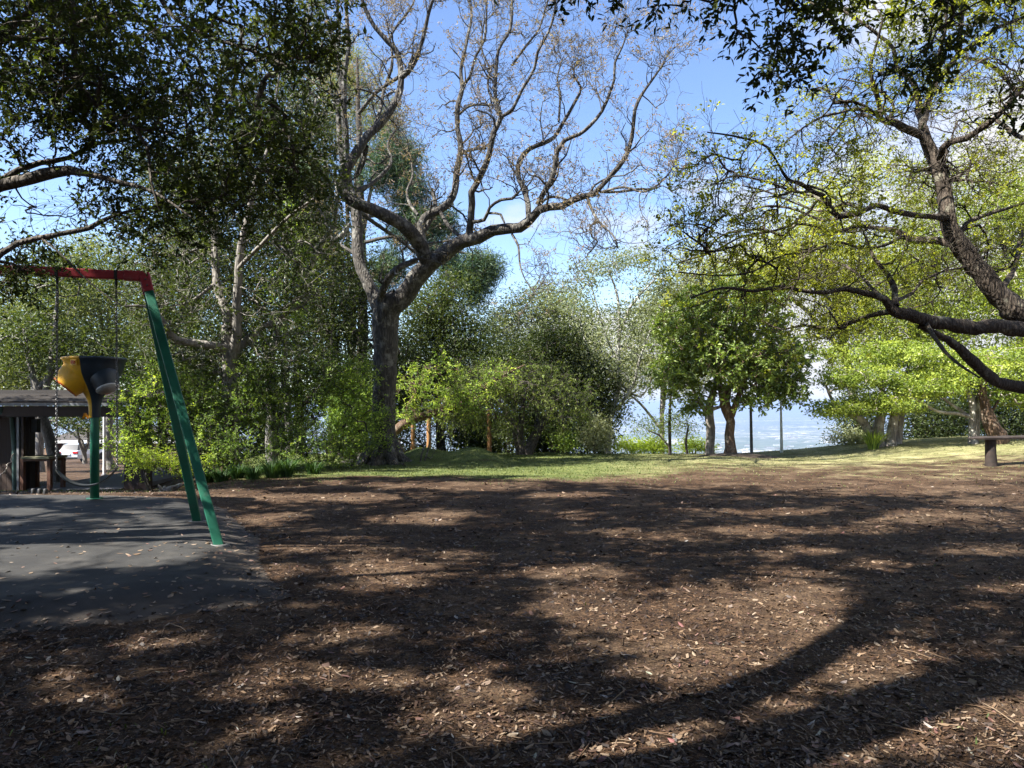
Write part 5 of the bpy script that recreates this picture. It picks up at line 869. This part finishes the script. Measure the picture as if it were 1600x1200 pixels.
gtree('broadleaf_tree', 'sunny yellow green tree seen through the dark limbs left of the pale trunk', 'tree', (1440, 32), [(1430,400,70,60,32,2.2,200),(1390,480,66,50,32,2.2,200),(1460,300,60,60,32,2.,100),(1470,520,60,50,31.6,2.,170),(1370,540,60,34,31.6,2.,100)], M['l_spring'], M['b_grey'], tw=.010, trunk=.22, nleaf=42, spread=.42, size=.13, seed=191)
gtree('broadleaf_tree', 'olive yellow tree standing behind and above the glossy leaved tree', 'tree', (1352, 33), [(1280,330,60,50,33,2.2,90),(1240,410,80,54,33,2.4,190),(1330,420,70,70,33,2.2,200),(1170,440,70,46,33,2.,140),(1350,270,56,46,33,2.,50),(1310,500,60,40,32.6,2.,110)], M['l_right'], M['b_grey'], tw=.010, trunk=.24, nleaf=42, spread=.48, size=.13, seed=192)

# tall trees that close the view left of centre
for i, (px, Y, bl, mt, lb) in enumerate([
    (300, 33, [(290,300,90,90,33,2.4,170),(320,430,100,90,33,2.4,240),(270,560,90,70,32,2.4,200),(380,540,80,70,32,2.4,170)], 'l_olive', 'tall olive tree standing behind the multi stemmed tree'),
    (470, 35, [(460,200,80,90,35,2.4,150),(440,330,90,90,35,2.4,200),(480,470,100,90,34,2.4,240),(540,600,80,60,33,2.4,150)], 'l_deep', 'tall dark tree behind the vine covered limbs'),
    (90, 26, [(40,540,80,60,27,1.8,90),(150,560,60,50,28,1.6,70),(90,430,60,50,28,1.6,50)], 'l_olive', 'olive tree immediately behind the shelter roof')]):
    gtree('broadleaf_tree', lb, 'tree', (px, Y), bl, M[mt], M['b_grey'], tw=.010, trunk=.24, nleaf=48, spread=.45, size=.16, seed=230+i)
# unseen trees added round and behind the photographer to close off the open sky
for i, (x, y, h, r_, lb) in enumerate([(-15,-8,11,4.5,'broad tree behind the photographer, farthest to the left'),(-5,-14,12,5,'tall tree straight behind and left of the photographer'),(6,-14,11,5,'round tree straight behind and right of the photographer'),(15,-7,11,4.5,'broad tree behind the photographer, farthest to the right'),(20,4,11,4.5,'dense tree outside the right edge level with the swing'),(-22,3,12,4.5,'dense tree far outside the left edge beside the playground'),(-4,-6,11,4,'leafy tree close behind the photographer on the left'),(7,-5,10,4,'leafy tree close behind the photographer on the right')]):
    T = Tree('sky_blocking_tree', lb, 'tree', (x, y, float(ground(x, y))-.05), None, 240+i); b_ = T.base
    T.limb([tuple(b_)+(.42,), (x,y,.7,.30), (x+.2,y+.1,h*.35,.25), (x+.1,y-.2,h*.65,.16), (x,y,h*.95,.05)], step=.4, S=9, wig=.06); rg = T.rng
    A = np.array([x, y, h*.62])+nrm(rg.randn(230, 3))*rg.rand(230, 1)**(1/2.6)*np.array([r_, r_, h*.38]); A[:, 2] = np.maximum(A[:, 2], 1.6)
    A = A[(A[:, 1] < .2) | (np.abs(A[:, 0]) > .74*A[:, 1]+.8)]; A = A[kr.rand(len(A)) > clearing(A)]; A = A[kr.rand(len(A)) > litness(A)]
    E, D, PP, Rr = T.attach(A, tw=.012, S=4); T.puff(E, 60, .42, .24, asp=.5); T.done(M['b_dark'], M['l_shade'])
# ---------------------------------------------------------------- playground
def chain(a, b, mb, link=.034, sag=0., rad=.0055):
    """links alternate by 90 degrees along a line (or sagging curve) from a to b"""
    a = np.array(a, float); b = np.array(b, float); Lc = np.linalg.norm(b-a); n = int(Lc/(link*.78)); t = (np.arange(n)+.5)/n
    C = a+(b-a)*t[:, None]; C[:, 2] -= sag*4*t*(1-t); T = nrm(np.gradient(C, axis=0)); ref = nrm(np.cross(T, np.array([.3, .9, .1]))); r2 = np.cross(T, ref)
    al = (np.arange(n) % 2)[:, None]; U = ref*(1-al)+r2*al; ph = np.linspace(0, 2*math.pi, 9)
    P = C[:, None]+T[:, None]*(np.sin(ph)*link*.5)[None, :, None]+U[:, None]*(np.cos(ph)*link*.30)[None, :, None]
    N_ = np.cross(T, U); R_ = nrm(np.cos(ph)[None, :, None]*U[:, None]*1.0+np.sin(ph)[None, :, None]*T[:, None])
    q = np.arange(4)/4*2*math.pi; V = P[:, :, None]+rad*(np.cos(q)[None, None, :, None]*R_[:, :, None]+np.sin(q)[None, None, :, None]*N_[:, None, None, :])
    i = np.arange(n)[:, None, None]*36; k = np.arange(8)[None, :, None]*4; j = np.arange(4)[None, None]; mb.quads(V, np.stack([i+k+j, i+k+(j+1) % 4, i+k+4+(j+1) % 4, i+k+4+j], -1).reshape(-1, 4))
AP = np.array([-4.30, 8.62, 3.00]); BD = np.array([-.953, -.303, 0.]); BD /= np.linalg.norm(BD)
F1 = W(343, 841, 7.80); F1[2] = float(surf(F1[0], F1[1]))-.03; F2 = W(309, 806, 9.45); F2[2] = float(surf(F2[0], F2[1]))-.03
BL = 4.6; AQ = AP+BD*BL
root = empty('swing_frame', (AP[0]+BD[0]*BL/2, AP[1]+BD[1]*BL/2, float(surf(-6, 8))), 'playground swing frame with a red top beam and splayed green steel legs', 'swing frame')
mb = MB(); mb.obox(AP+BD*.16, AQ-BD*.16, .09, .10); mb.build('beam', M['red'], root, bevel=.012)
for end, s_ in ((AP, 1), (AQ, -1)):
    mb = MB(); mb.obox(end-BD*s_*.02, end+BD*s_*.22, .102, .116); cen = end-BD*s_*.0
    for f in (F1, F2):
        ft = f if s_ == 1 else np.array([AQ[0]-(f[0]-AP[0])*1.0+0*BD[0], AQ[1]+(f[1]-AP[1]), float(surf(AQ[0]-(f[0]-AP[0]), AQ[1]+(f[1]-AP[1])))-.03])
        d = nrm(ft-end); mb.obox(end-d*.03, end+d*.22, .104, .112, up=BD)
    mb.build('corner_bracket', M['red'], root, bevel=.012)
    for f in (F1, F2):
        ft = f if s_ == 1 else np.array([AQ[0]-(f[0]-AP[0]), AQ[1]+(f[1]-AP[1]), float(surf(AQ[0]-(f[0]-AP[0]), AQ[1]+(f[1]-AP[1])))-.03])
        d = nrm(ft-end); mb = MB(); mb.obox(end+d*.20, ft, .086, .10, up=BD); lg = mb.build('leg', M['green'], root, bevel=.010)
        mb = MB(); zz = float(surf(ft[0], ft[1])); mb.lathe([(.105, -.02), (.105, .008), (.07, .016)], (ft[0]-d[0]*.02, ft[1]-d[1]*.02, zz), 16); mb.build('foot_plate', M['poleg'], lg)
        for q_ in (.07, .15):
            mb = MB(); c_ = end+d*q_; nn = nrm(np.cross(d, BD)); nn = nn if nn[1] < 0 else -nn; mb.tubes(np.array([c_+nn*.045, c_+nn*.064]), np.array([.011, .009]), 8, cap=True); mb.build('bolt', M['steel'], root)
def swing(t0, t1, zs, label):
    a = AP+BD*t0-np.array([0, 0, .05]); b = AP+BD*t1-np.array([0, 0, .05]); r_ = empty('belt_swing', ((a+b)/2)*np.array([1, 1, 0])+np.array([0, 0, zs]), label, 'swing', 'belt swings hanging from the red beam')
    mid = (t0+t1)/2; ea = AP+BD*(mid-.31); eb = AP+BD*(mid+.31)
    ea = np.array([ea[0], ea[1], zs+.19]); eb = np.array([eb[0], eb[1], zs+.19])
    for p, e in ((a, ea), (b, eb)):
        mb = MB(); mb.obox(p+np.array([0, 0, .05])-BD*.018, p+np.array([0, 0, .05])+BD*.018, .098, .108); mb.tubes(np.array([p+np.array([0, 0, 0]), p-np.array([0, 0, .05]), p-np.array([0, 0, .09])]), np.array([.014, .018, .010]), 8); mb.build('hanger', M['black'], r_, bevel=.004)
        mb = MB(); chain(p-np.array([0, 0, .08]), e, mb); mb.build('chain', M['steel'], r_)
    t = np.linspace(0, 1, 21); C = ea[None]*(1-t)[:, None]+eb[None]*t[:, None]; C[:, 2] = zs+.19*np.abs(2*t-1)**2.2
    side = nrm(np.cross(BD, np.array([0, 0, 1.]))); w = (.035+.045*np.sin(math.pi*t)**.5)[:, None]*side; th = np.array([0, 0, .008])
    V = np.stack([C-w-th, C+w-th, C+w+th, C-w+th], 1); k = np.arange(20)[:, None]*4; j = np.arange(4)[None]
    mb = MB(); mb.quads(V, np.concatenate([np.stack([k+j, k+(j+1) % 4, k+4+(j+1) % 4, k+4+j], -1).reshape(-1, 4), [[3, 2, 1, 0], [80, 81, 82, 83]]]), smooth=False); mb.build('seat', M['belt'], r_)
swing(.30, .90, .57, 'black belt swing on steel chains in front of the ball funnel')
swing(2.2, 2.8, .57, 'second black belt swing nearer the far end of the beam, outside the left edge')
# funnel ball game
fx, fy = W(148, 0, 11.6)[:2]; fz = float(surf(fx, fy)); root = empty('ball_funnel', (fx, fy, fz), 'yellow and navy plastic ball funnel on a round green post', 'playground game')
mb = MB(); mb.lathe([(0, -.05), (.066, -.05), (.066, 1.30), (.066, 1.45)], (fx, fy, fz), 20); mb.build('post', M['green'], root)
mb = MB(); mb.lathe([(.12, 0), (.12, .012), (.068, .014)], (fx, fy, fz), 20); mb.build('base_flange', M['green'], root)
# z above the ground, radius
prof = [(.074, 1.28), (.082, 1.31), (.086, 1.46), (.105, 1.56), (.155, 1.66), (.225, 1.76), (.31, 1.86), (.385, 1.97), (.415, 2.08), (.430, 2.16), (.455, 2.185), (.457, 2.21), (.445, 2.22), (.425, 2.19), (.395, 2.05), (.30, 1.9), (.2, 1.8), (.09, 1.74)]
def sector(a0, a1): mb = MB(); mb.lathe(prof, (fx, fy, fz), 30, R(a0), R(a1)); return mb
def pfun(ang, r_, z_): return np.array([fx+r_*math.cos(R(ang)), fy+r_*math.sin(R(ang)), fz+z_])
for a0, a1, mt, nm, ang, inner, lb, sp in (
    (150, 272, 'yellow', 'yellow_shell', 213, 'orange', 'yellow left quarter with a downward spout', (.08, 2.06, .23, 1.93, .395, 1.755, .26, .205)),
    (272, 400, 'navy', 'navy_shell', 331, 'white', 'navy front quarter with a pale lined outlet', (.06, 2.02, .235, 1.91, .335, 1.735, .22, .165)),
    (40, 150, 'redp', 'red_shell', 95, 'white', 'red rear quarter', (.12, 2.0, .27, 1.88, .40, 1.76, .15, .16))):
    ra, za, rb, zb, rc, zc, w0, w1 = sp; sh = sector(a0, a1)
    P = spline([tuple(pfun(ang, ra, za))+(w0*.9,), tuple(pfun(ang, rb, zb))+(w0,), tuple(pfun(ang, rc, zc))+(w1,)], .02); sh.tubes(P[:, :3], P[:, 3], 28)
    tag(sh.build(nm, M[mt], root), lb); e = nrm(P[-1, :3]-P[-2, :3]); inn = MB(); i0 = 0
    inn.tubes(P[i0:, :3], P[i0:, 3]-.010, 28); inn.tubes(np.array([P[-1, :3]-e*.001, P[-1, :3]+e*.012, P[-1, :3]+e*.012, P[-1, :3]-e*.002]), np.array([w1+.003, w1+.003, w1-.012, w1-.012]), 28)
    inn.tubes(np.array([P[i0, :3], P[i0, :3]+e*.001]), np.array([P[i0, 3]-.011, .001]), 28)
    ln = inn.build('outlet_lining', M[inner], root)
    if mt == 'navy':
        up_ = np.array([0, 0, 1.])-e*e[2]; up_ = nrm(up_); sd = np.cross(e, up_); cc = P[-1, :3]-e*.03; mk = MB(); mk.obox(cc+up_*.125-sd*.07, cc+up_*.115+sd*.05, .07, .02); mk.obox(cc-up_*.02-e*.06-sd*.11, cc+up_*.05-e*.06+sd*.06, .02, .018); mk.build('outlet_patch', M['redp'], root)
mb2 = MB(); mb2.obox(pfun(254, .436, 2.125)+np.array([0, -.012, 0]), pfun(267, .436, 2.125)+np.array([0, -.012, 0]), .02, .085); mb2.build('slot_frame', M['yellow'], root)
mb3 = MB(); mb3.obox(pfun(256.5, .449, 2.125)+np.array([0, -.012, 0]), pfun(264.5, .449, 2.125)+np.array([0, -.012, 0]), .02, .05); mb3.build('slot', M['orange'], root)
mb = MB(); V = [(fx-.145, fy-.09, fz+1.26), (fx-.07, fy-.09, fz+1.26), (fx-.12, fy-.09, fz+1.35), (fx-.145, fy-.02, fz+1.26), (fx-.07, fy-.02, fz+1.26), (fx-.12, fy-.02, fz+1.35)]; mb.quads(V, [(0,1,4,3),(1,2,5,4),(2,0,3,5)], smooth=False); mb.build('stem_clip', M['yellow'], root)

# three little black stubs at the far edge of the mat
for i, px in enumerate((52, 62, 71)):
    p = W(px, 766, 12.9); z = float(surf(p[0], p[1])); r_ = empty('rubber_stub', (p[0], p[1], z), ('leftmost', 'middle', 'rightmost')[i]+' of three short black rubber stubs at the far edge of the mat', 'stub', 'black rubber stubs')
    mb = MB(); mb.lathe([(.0, .09), (.022, .09), (.034, .08), (.036, .02), (.042, -.02)], (p[0], p[1], z), 14); mb.build('stub_body', M['black'], r_)
# ---------------------------------------------------------------- shelter and what is seen through it
Ys = 20.6; fl = 1.5-133*Ys/F; kx = Ys/F
def X_(px, Y=Ys): return (px-800)/F*Y
def Z_(py, Y=Ys): return CAMZ+(632-py)/F*Y
root = empty('timber_shelter', (X_(60), Ys, fl), 'low brown timber shelter with a weathered shingle roof at the left edge', 'building')
mb = MB(); mb.box((X_(-260), Ys+.0, fl-.3), (X_(46), Ys+.25, Z_(650))); mb.build('board_wall', M['wallwood'], root)
mb = MB(); mb.box((X_(188), Ys+.2, fl-.6), (X_(226), Ys+.45, Z_(652))); mb.build('end_wall', M['fascia'], root)
mb = MB(); mb.box((X_(46), Ys-.1, fl-.5), (X_(188), Ys+5.5, fl+.03)); mb.build('floor_slab', M['slab'], root)
def roofpart():
    mb = MB(); x0, x1 = X_(-270), X_(232); ye, yr = Ys-.55, Ys+2.6; ze, zr = Z_(628, ye), Z_(609.5, yr); n = 9
    for i in range(n):   # overlapping courses of shingles
        a = i/n; b_ = (i+1)/n; y0 = ye+(yr-ye)*a; y1 = ye+(yr-ye)*b_; z0 = ze+(zr-ze)*a; z1 = ze+(zr-ze)*b_
        mb.quads([(x0,y0,z0+.035),(x1,y0,z0+.035),(x1,y1+.03,z1+.004),(x0,y1+.03,z1+.004),(x0,y0,z0-.01),(x1,y0,z0-.01)], [(0,1,2,3),(4,5,1,0)], smooth=False)
    mb.quads([(x0,yr,zr),(x1,yr,zr),(x1,yr+3,zr-.5),(x0,yr+3,zr-.5)], [(0,1,2,3)], smooth=False)
    mb.quads([(x1,ye,ze),(x1,yr,zr),(x1,yr+3,zr-.5),(x1,yr,ze-.1)], [(0,1,2,3)], smooth=False); return mb
rf = roofpart().build('roof', M['roofm'], root)
mb = MB(); mb.box((X_(-270), Ys-.60, Z_(634)), (X_(231), Ys-.50, Z_(629.5))); mb.build('gutter', M['gutter'], rf)
mb = MB(); mb.box((X_(-268), Ys-.49, Z_(650)), (X_(230), Ys-.43, Z_(634.5))); mb.build('fascia', M['fascia'], root)
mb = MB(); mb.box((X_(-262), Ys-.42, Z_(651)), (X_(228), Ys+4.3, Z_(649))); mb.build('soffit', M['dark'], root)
mb = MB(); mb.tubes(np.array([(X_(20), Ys-.5, Z_(636)), (X_(20), Ys-.45, Z_(646)), (X_(23), Ys-.12, Z_(652)), (X_(25), Ys-.08, Z_(700)), (X_(26), Ys-.08, fl-.1)]), np.full(5, .06), 10); dp = mb.build('downpipe', M['downpipe'], root)
mb = MB(); mb.box((X_(15), Ys-.3, Z_(651.5)), (X_(31), Ys-.02, Z_(648))); mb.build('pipe_bracket', M['gutter'], dp)
for px in (33.5, 41): mb = MB(); mb.box((X_(px-1.6), Ys-.16, fl-.1), (X_(px+1.6), Ys-.04, Z_(651))); mb.build('post', M['fascia' if px > 40 else 'gutter'], root)
mb = MB(); mb.box((X_(46.5), Ys+.06, Z_(676)), (X_(55), Ys+.24, Z_(655))); mb.build('wall_box', M['dark'], root)
# table
root = empty('timber_table', (X_(64), Ys+.1, fl), 'plain brown timber table with thick square legs standing in the shelter opening', 'table')
mb = MB(); mb.box((X_(45), Ys-.35, Z_(716)), (X_(89), Ys+.5, Z_(712.6))); mb.build('table_top', M['tabletop'], root, bevel=.008)
mb = MB(); mb.box((X_(46), Ys-.27, Z_(719.5)), (X_(87), Ys+.42, Z_(716.2))); mb.build('rail', M['tablew'], root)
for px in (40.5, 82.):
    for yy in (-.28, .32): mb = MB(); mb.box((X_(px+1), Ys+yy, fl-.02), (X_(px+6.4), Ys+yy+.11, Z_(716.3))); mb.build('leg', M['tablew'], root, bevel=.006)
# house with carport, car, pole
Yh = 84.; g0 = float(ground(X_(105, Yh), Yh)); root = empty('brick_house', (X_(100, Yh), Yh+3, g0), 'low brick house with an open dark garage seen through the shelter', 'building')
mb = MB(); mb.box((X_(70, Yh), Yh, g0-1), (X_(79, Yh), Yh+8, Z_(692, Yh))); mb.box((X_(124, Yh), Yh, g0-1), (X_(290, Yh), Yh+8, Z_(692, Yh))); mb.build('brick_wall', M['brick'], root)
mb = MB(); mb.box((X_(79, Yh), Yh+5, g0-1), (X_(124, Yh), Yh+5.2, Z_(692, Yh))); mb.build('garage_back', M['dark'], root)
mb = MB(); mb.box((X_(66, Yh), Yh-.8, Z_(692, Yh)), (X_(300, Yh), Yh-.5, Z_(687.5, Yh))); mb.build('fascia', M['housew'], root)
mb = MB(); x0, x1 = X_(66, Yh), X_(300, Yh); ze = Z_(688, Yh); mb.quads([(x0,Yh-.6,ze),(x1,Yh-.6,ze),(x1-3,Yh+5,ze+1.5),(x0+3,Yh+5,ze+1.5),(x0,Yh+10,ze),(x1,Yh+10,ze)], [(0,1,2,3),(3,2,5,4),(0,3,4,0),(1,5,2,1)][:2], smooth=False); mb.build('roof', M['roofm'], root)
mb = MB(); mb.box((X_(140, Yh), Yh-.05, g0+.9), (X_(160, Yh), Yh+.02, g0+2.0)); mb.build('window', M['glass'], root)
Yc = 58.; cx = X_(104.5, Yc); gz = float(ground(cx, Yc)); root = empty('parked_car', (cx, Yc+2, gz), 'white hatchback parked tail first in front of the dark garage', 'car')
def carbody():
    sec = [(-.0, .78, .32, .88, .62), (.12, .86, .26, .94, .64), (.9, .88, .24, .98, .64), (2.4, .88, .24, .95, .66), (3.6, .86, .26, .82, .6), (4.1, .72, .34, .70, .5)]
    mb = MB(); V = []
    for y, w, zb, zt, wt in sec:
        V += [(cx-w, Yc+y, gz+zb), (cx-w-.02, Yc+y, gz+(zb+zt)/2), (cx-w*.94, Yc+y, gz+zt), (cx, Yc+y, gz+zt+.03), (cx+w*.94, Yc+y, gz+zt), (cx+w+.02, Yc+y, gz+(zb+zt)/2), (cx+w, Yc+y, gz+zb), (cx, Yc+y, gz+zb-.04)]
    k = np.arange(5)[:, None]*8; j = np.arange(8)[None]; mb.quads(V, np.concatenate([np.stack([k+j, k+(j+1) % 8, k+8+(j+1) % 8, k+8+j], -1).reshape(-1, 4), [[0,1,2,3],[0,3,4,7],[4,5,6,7],[43,42,41,40],[47,44,43,40],[47,46,45,44]]]), smooth=False)
    top = [(.25, .66, .93), (.55, .60, 1.40), (1.9, .60, 1.47), (2.8, .66, .93)]; V = []
    for y, w, z in top: V += [(cx-w, Yc+y, gz+z), (cx+w, Yc+y, gz+z)]
    b_ = [(cx-.74, Yc+.25, gz+.9), (cx+.74, Yc+.25, gz+.9), (cx+.74, Yc+2.9, gz+.9), (cx-.74, Yc+2.9, gz+.9)]; mb.quads(V+b_, [(2,3,5,4),(8,0,2,2),(8,2,4,11),(9,10,5,3)][:1], smooth=False); return mb
carbody().build('body', M['carw'], root, bevel=.03)
mb = MB(); mb.quads([(cx-.7,Yc+.2,gz+.94),(cx+.7,Yc+.2,gz+.94),(cx+.58,Yc+.53,gz+1.38),(cx-.58,Yc+.53,gz+1.38),(cx-.72,Yc+2.9,gz+.94),(cx+.72,Yc+2.9,gz+.94),(cx+.58,Yc+1.95,gz+1.44),(cx-.58,Yc+1.95,gz+1.44)], [(0,1,2,3),(5,4,7,6),(4,0,3,7),(1,5,6,2)], smooth=False); mb.build('windows', M['glass'], root)
for s_ in (-1, 1):
    mb = MB(); mb.box((cx+s_*.66-.19, Yc-.04, gz+.70), (cx+s_*.66+.19, Yc+.10, gz+.85)); mb.build('tail_light', M['tail'], root, bevel=.02)
    for yy in (.85, 3.3): mb = MB(); mb.tubes(np.array([(cx+s_*.70, Yc+yy, gz+.31), (cx+s_*.89, Yc+yy, gz+.31)]), np.array([.31, .31]), 18, cap=True); mb.build('wheel', M['tyre'], root)
mb = MB(); mb.box((cx-.26, Yc-.05, gz+.60), (cx+.26, Yc-.02, gz+.72)); mb.build('number_plate', M['polew'], root)
mb = MB(); mb.box((cx-.8, Yc-.06, gz+.30), (cx+.8, Yc+.02, gz+.44)); mb.build('bumper', M['dark'], root, bevel=.02)
Yp = 32.; px_ = X_(163, Yp); g0 = float(ground(px_, Yp)); root = empty('white_pole', (px_, Yp, g0), 'white painted pole behind the shelter just right of the green funnel post', 'pole')
mb = MB(); mb.tubes(np.array([(px_, Yp, g0-.1), (px_, Yp, g0+1.5), (px_, Yp, Z_(640, Yp))]), np.array([.065, .06, .055]), 12, cap=True); mb.build('shaft', M['housew'], root)
mb = MB(); mb.tubes(np.array([(px_, Yp, g0-.05), (px_, Yp, g0+.05)]), np.array([.12, .12]), 12, cap=True); mb.build('footing', M['slab'], root)
# stick leaning on the wall, dry stump on the bed edge
r_ = np.random.RandomState(3); P = spline([tuple(W(-6, 753, 19.7))+(.022,), tuple(W(6, 738, 19.9))+(.02,), tuple(W(14, 724, 20.2))+(.018,), tuple(W(23, 709, 20.4))+(.012,)], .08); P[:, :3] += r_.randn(len(P), 3)*.02
mb = MB(); mb.tubes(P[:, :3], P[:, 3], 6, rough=.5); tag(mb.build('dry_branch', M['b_pale']), 'pale dry branch leaning on the dark shelter wall', 'branch')
b_ = gbase(262, 15.6); mb = MB(); r_ = np.random.RandomState(9)
for i in range(9):
    a = b_+np.array([r_.randn()*.10, r_.randn()*.06, .05]); d = np.array([r_.randn()*.5+.3, r_.randn()*.3, .15+.4*r_.rand()])*.2; P = spline([tuple(a-d*.6)+(.035,), tuple(a)+(.04,), tuple(a+d*.7+np.array([0, 0, .02]))+(.025,), tuple(a+d*1.3)+(.012,)], .05); P[:, :3] += r_.randn(len(P), 3)*.008; mb.tubes(P[:, :3], P[:, 3], 7, rough=.3)
tag(mb.build('root_stump', M['b_pale']), 'knotted dry root lying at the edge of the shrub bed', 'dead root')
# ---------------------------------------------------------------- posts, poles and bench on the right
pl = ['leftmost orange brown timber post behind the grassy mound', 'middle and brightest of the three orange brown timber posts', 'rightmost orange brown timber post above the second mound']
for i, (px, pt, w, Y) in enumerate([(645, 664, 6.5, 26.), (670, 640, 7, 25.4), (764.5, 640, 7, 25.4)]):
    x = X_(px, Y); z0 = float(ground(x, Y)); root = empty('timber_post', (x, Y, z0), pl[i], 'post', 'timber posts behind the mounds'); r0 = w/2/F*Y; zt = Z_(pt, Y)
    mb = MB(); n = 9; P = np.array([(x+.004*math.sin(k*2.3), Y, z0-.1+(zt-z0+.1)*k/n) for k in range(n+1)]); mb.tubes(P, np.linspace(r0*1.06, r0*.95, n+1), 14, rough=.05, cap=True); mb.build('shaft', M['postw'], root)
    mb = MB(); mb.tubes(np.array([(x, Y, zt-.14), (x, Y, zt-.09)]), np.full(2, r0*1.05), 14, cap=True); mb.build('strap', M['poleg'], root)
for nm, px, pt, pb, w, Y, mt, lb in (('grey_post', 1174.5, 628, 705, 4.6, 25.2, 'poleg', 'thin dark grey post just right of the reddish trunk against the valley'), ('pale_pole', 1221.5, 622, 710, 4.6, 25.6, 'polew', 'pale tapered pole standing alone against the hazy valley')):
    x = X_(px, Y); z0 = float(ground(x, Y)); root = empty(nm, (x, Y, z0), lb, 'post' if mt == 'poleg' else 'pole'); r0 = w/2/F*Y
    P = np.array([(x-.035*k/8, Y, z0-.1+(Z_(pt, Y)-z0+.1)*k/8) for k in range(9)]); mb = MB(); mb.tubes(P, np.linspace(r0*1.1, r0*.85 if mt == 'poleg' else r0*.6, 9), 12, cap=True); mb.build('shaft', M[mt], root)
    mb = MB(); mb.tubes(np.array([P[-1]-np.array([0, 0, .02]), P[-1]+np.array([0, 0, .04])]), np.full(2, r0*.75), 12, cap=True); mb.build('cap', M['poleg'], root)
Yb = 18.6; x0 = X_(1516, Yb); g0 = float(ground(X_(1548, Yb), Yb)); zt = Z_(684.8, Yb); root = empty('log_bench', (X_(1600, Yb), Yb, g0), 'long dark log bench resting on a stump at the right edge of the lawn', 'bench')
g1 = float(ground(X_(1650, Yb), Yb)); rise = .08
mb = MB(); n = 14; V = []; r_ = np.random.RandomState(4)
for k in range(n+1):
    x = x0+(3.4)*k/n; z = zt+rise*k/n*1.0+.006*r_.randn(); w = .2+.01*r_.randn() if k else .12; h = .075 if k else .03
    V += [(x, Yb-w, z-h*.5), (x, Yb-w*1.04, z+h*.1), (x, Yb-w*.8, z+h*.5), (x, Yb+w*.8, z+h*.5), (x, Yb+w, z), (x, Yb+w*.6, z-h*.7)]
k = np.arange(n)[:, None]*6; j = np.arange(6)[None]; mb.quads(V, np.concatenate([np.stack([k+j, k+(j+1) % 6, k+6+(j+1) % 6, k+6+j], -1).reshape(-1, 4), [[0,1,2,5],[2,3,4,5],[n*6+5,n*6+2,n*6+1,n*6],[n*6+5,n*6+4,n*6+3,n*6+2]]]), smooth=False); mb.build('slab_seat', M['benchw'], root)
for xx in (X_(1548, Yb), x0+3.0):
    gz = float(ground(xx, Yb)); zz = zt-.035+rise*(xx-x0)/3.4; P = np.array([(xx+.02, Yb, gz-.05), (xx+.01, Yb, gz+.1), (xx, Yb, (gz+zz)/2), (xx-.01, Yb, zz)]); mb = MB(); mb.tubes(P, np.array([.155, .14, .125, .12]), 12, rough=.12, cap=True); mb.build('stump_leg', M['benchw'], root)
# ---------------------------------------------------------------- haze
m, t, o = newmat('haze'); v = t.nodes.new('ShaderNodeVolumePrincipled'); v.inputs['Color'].default_value = (.52, .68, .95, 1); v.inputs['Density'].default_value = HAZE; v.inputs['Anisotropy'].default_value = .3; t.links.new(v.outputs[0], o.inputs['Volume'])
if HAZE > 0:
    mb = MB(); mb.box((-50000, -50000, -275), (50000, 50000, 60)); h = mb.build('haze', m); tag(h, kind='stuff', label='pale blue haze over the distant valley', cat='haze')
print('FACES', sum(len(o.data.polygons) for o in scene.objects if o.type == 'MESH'))
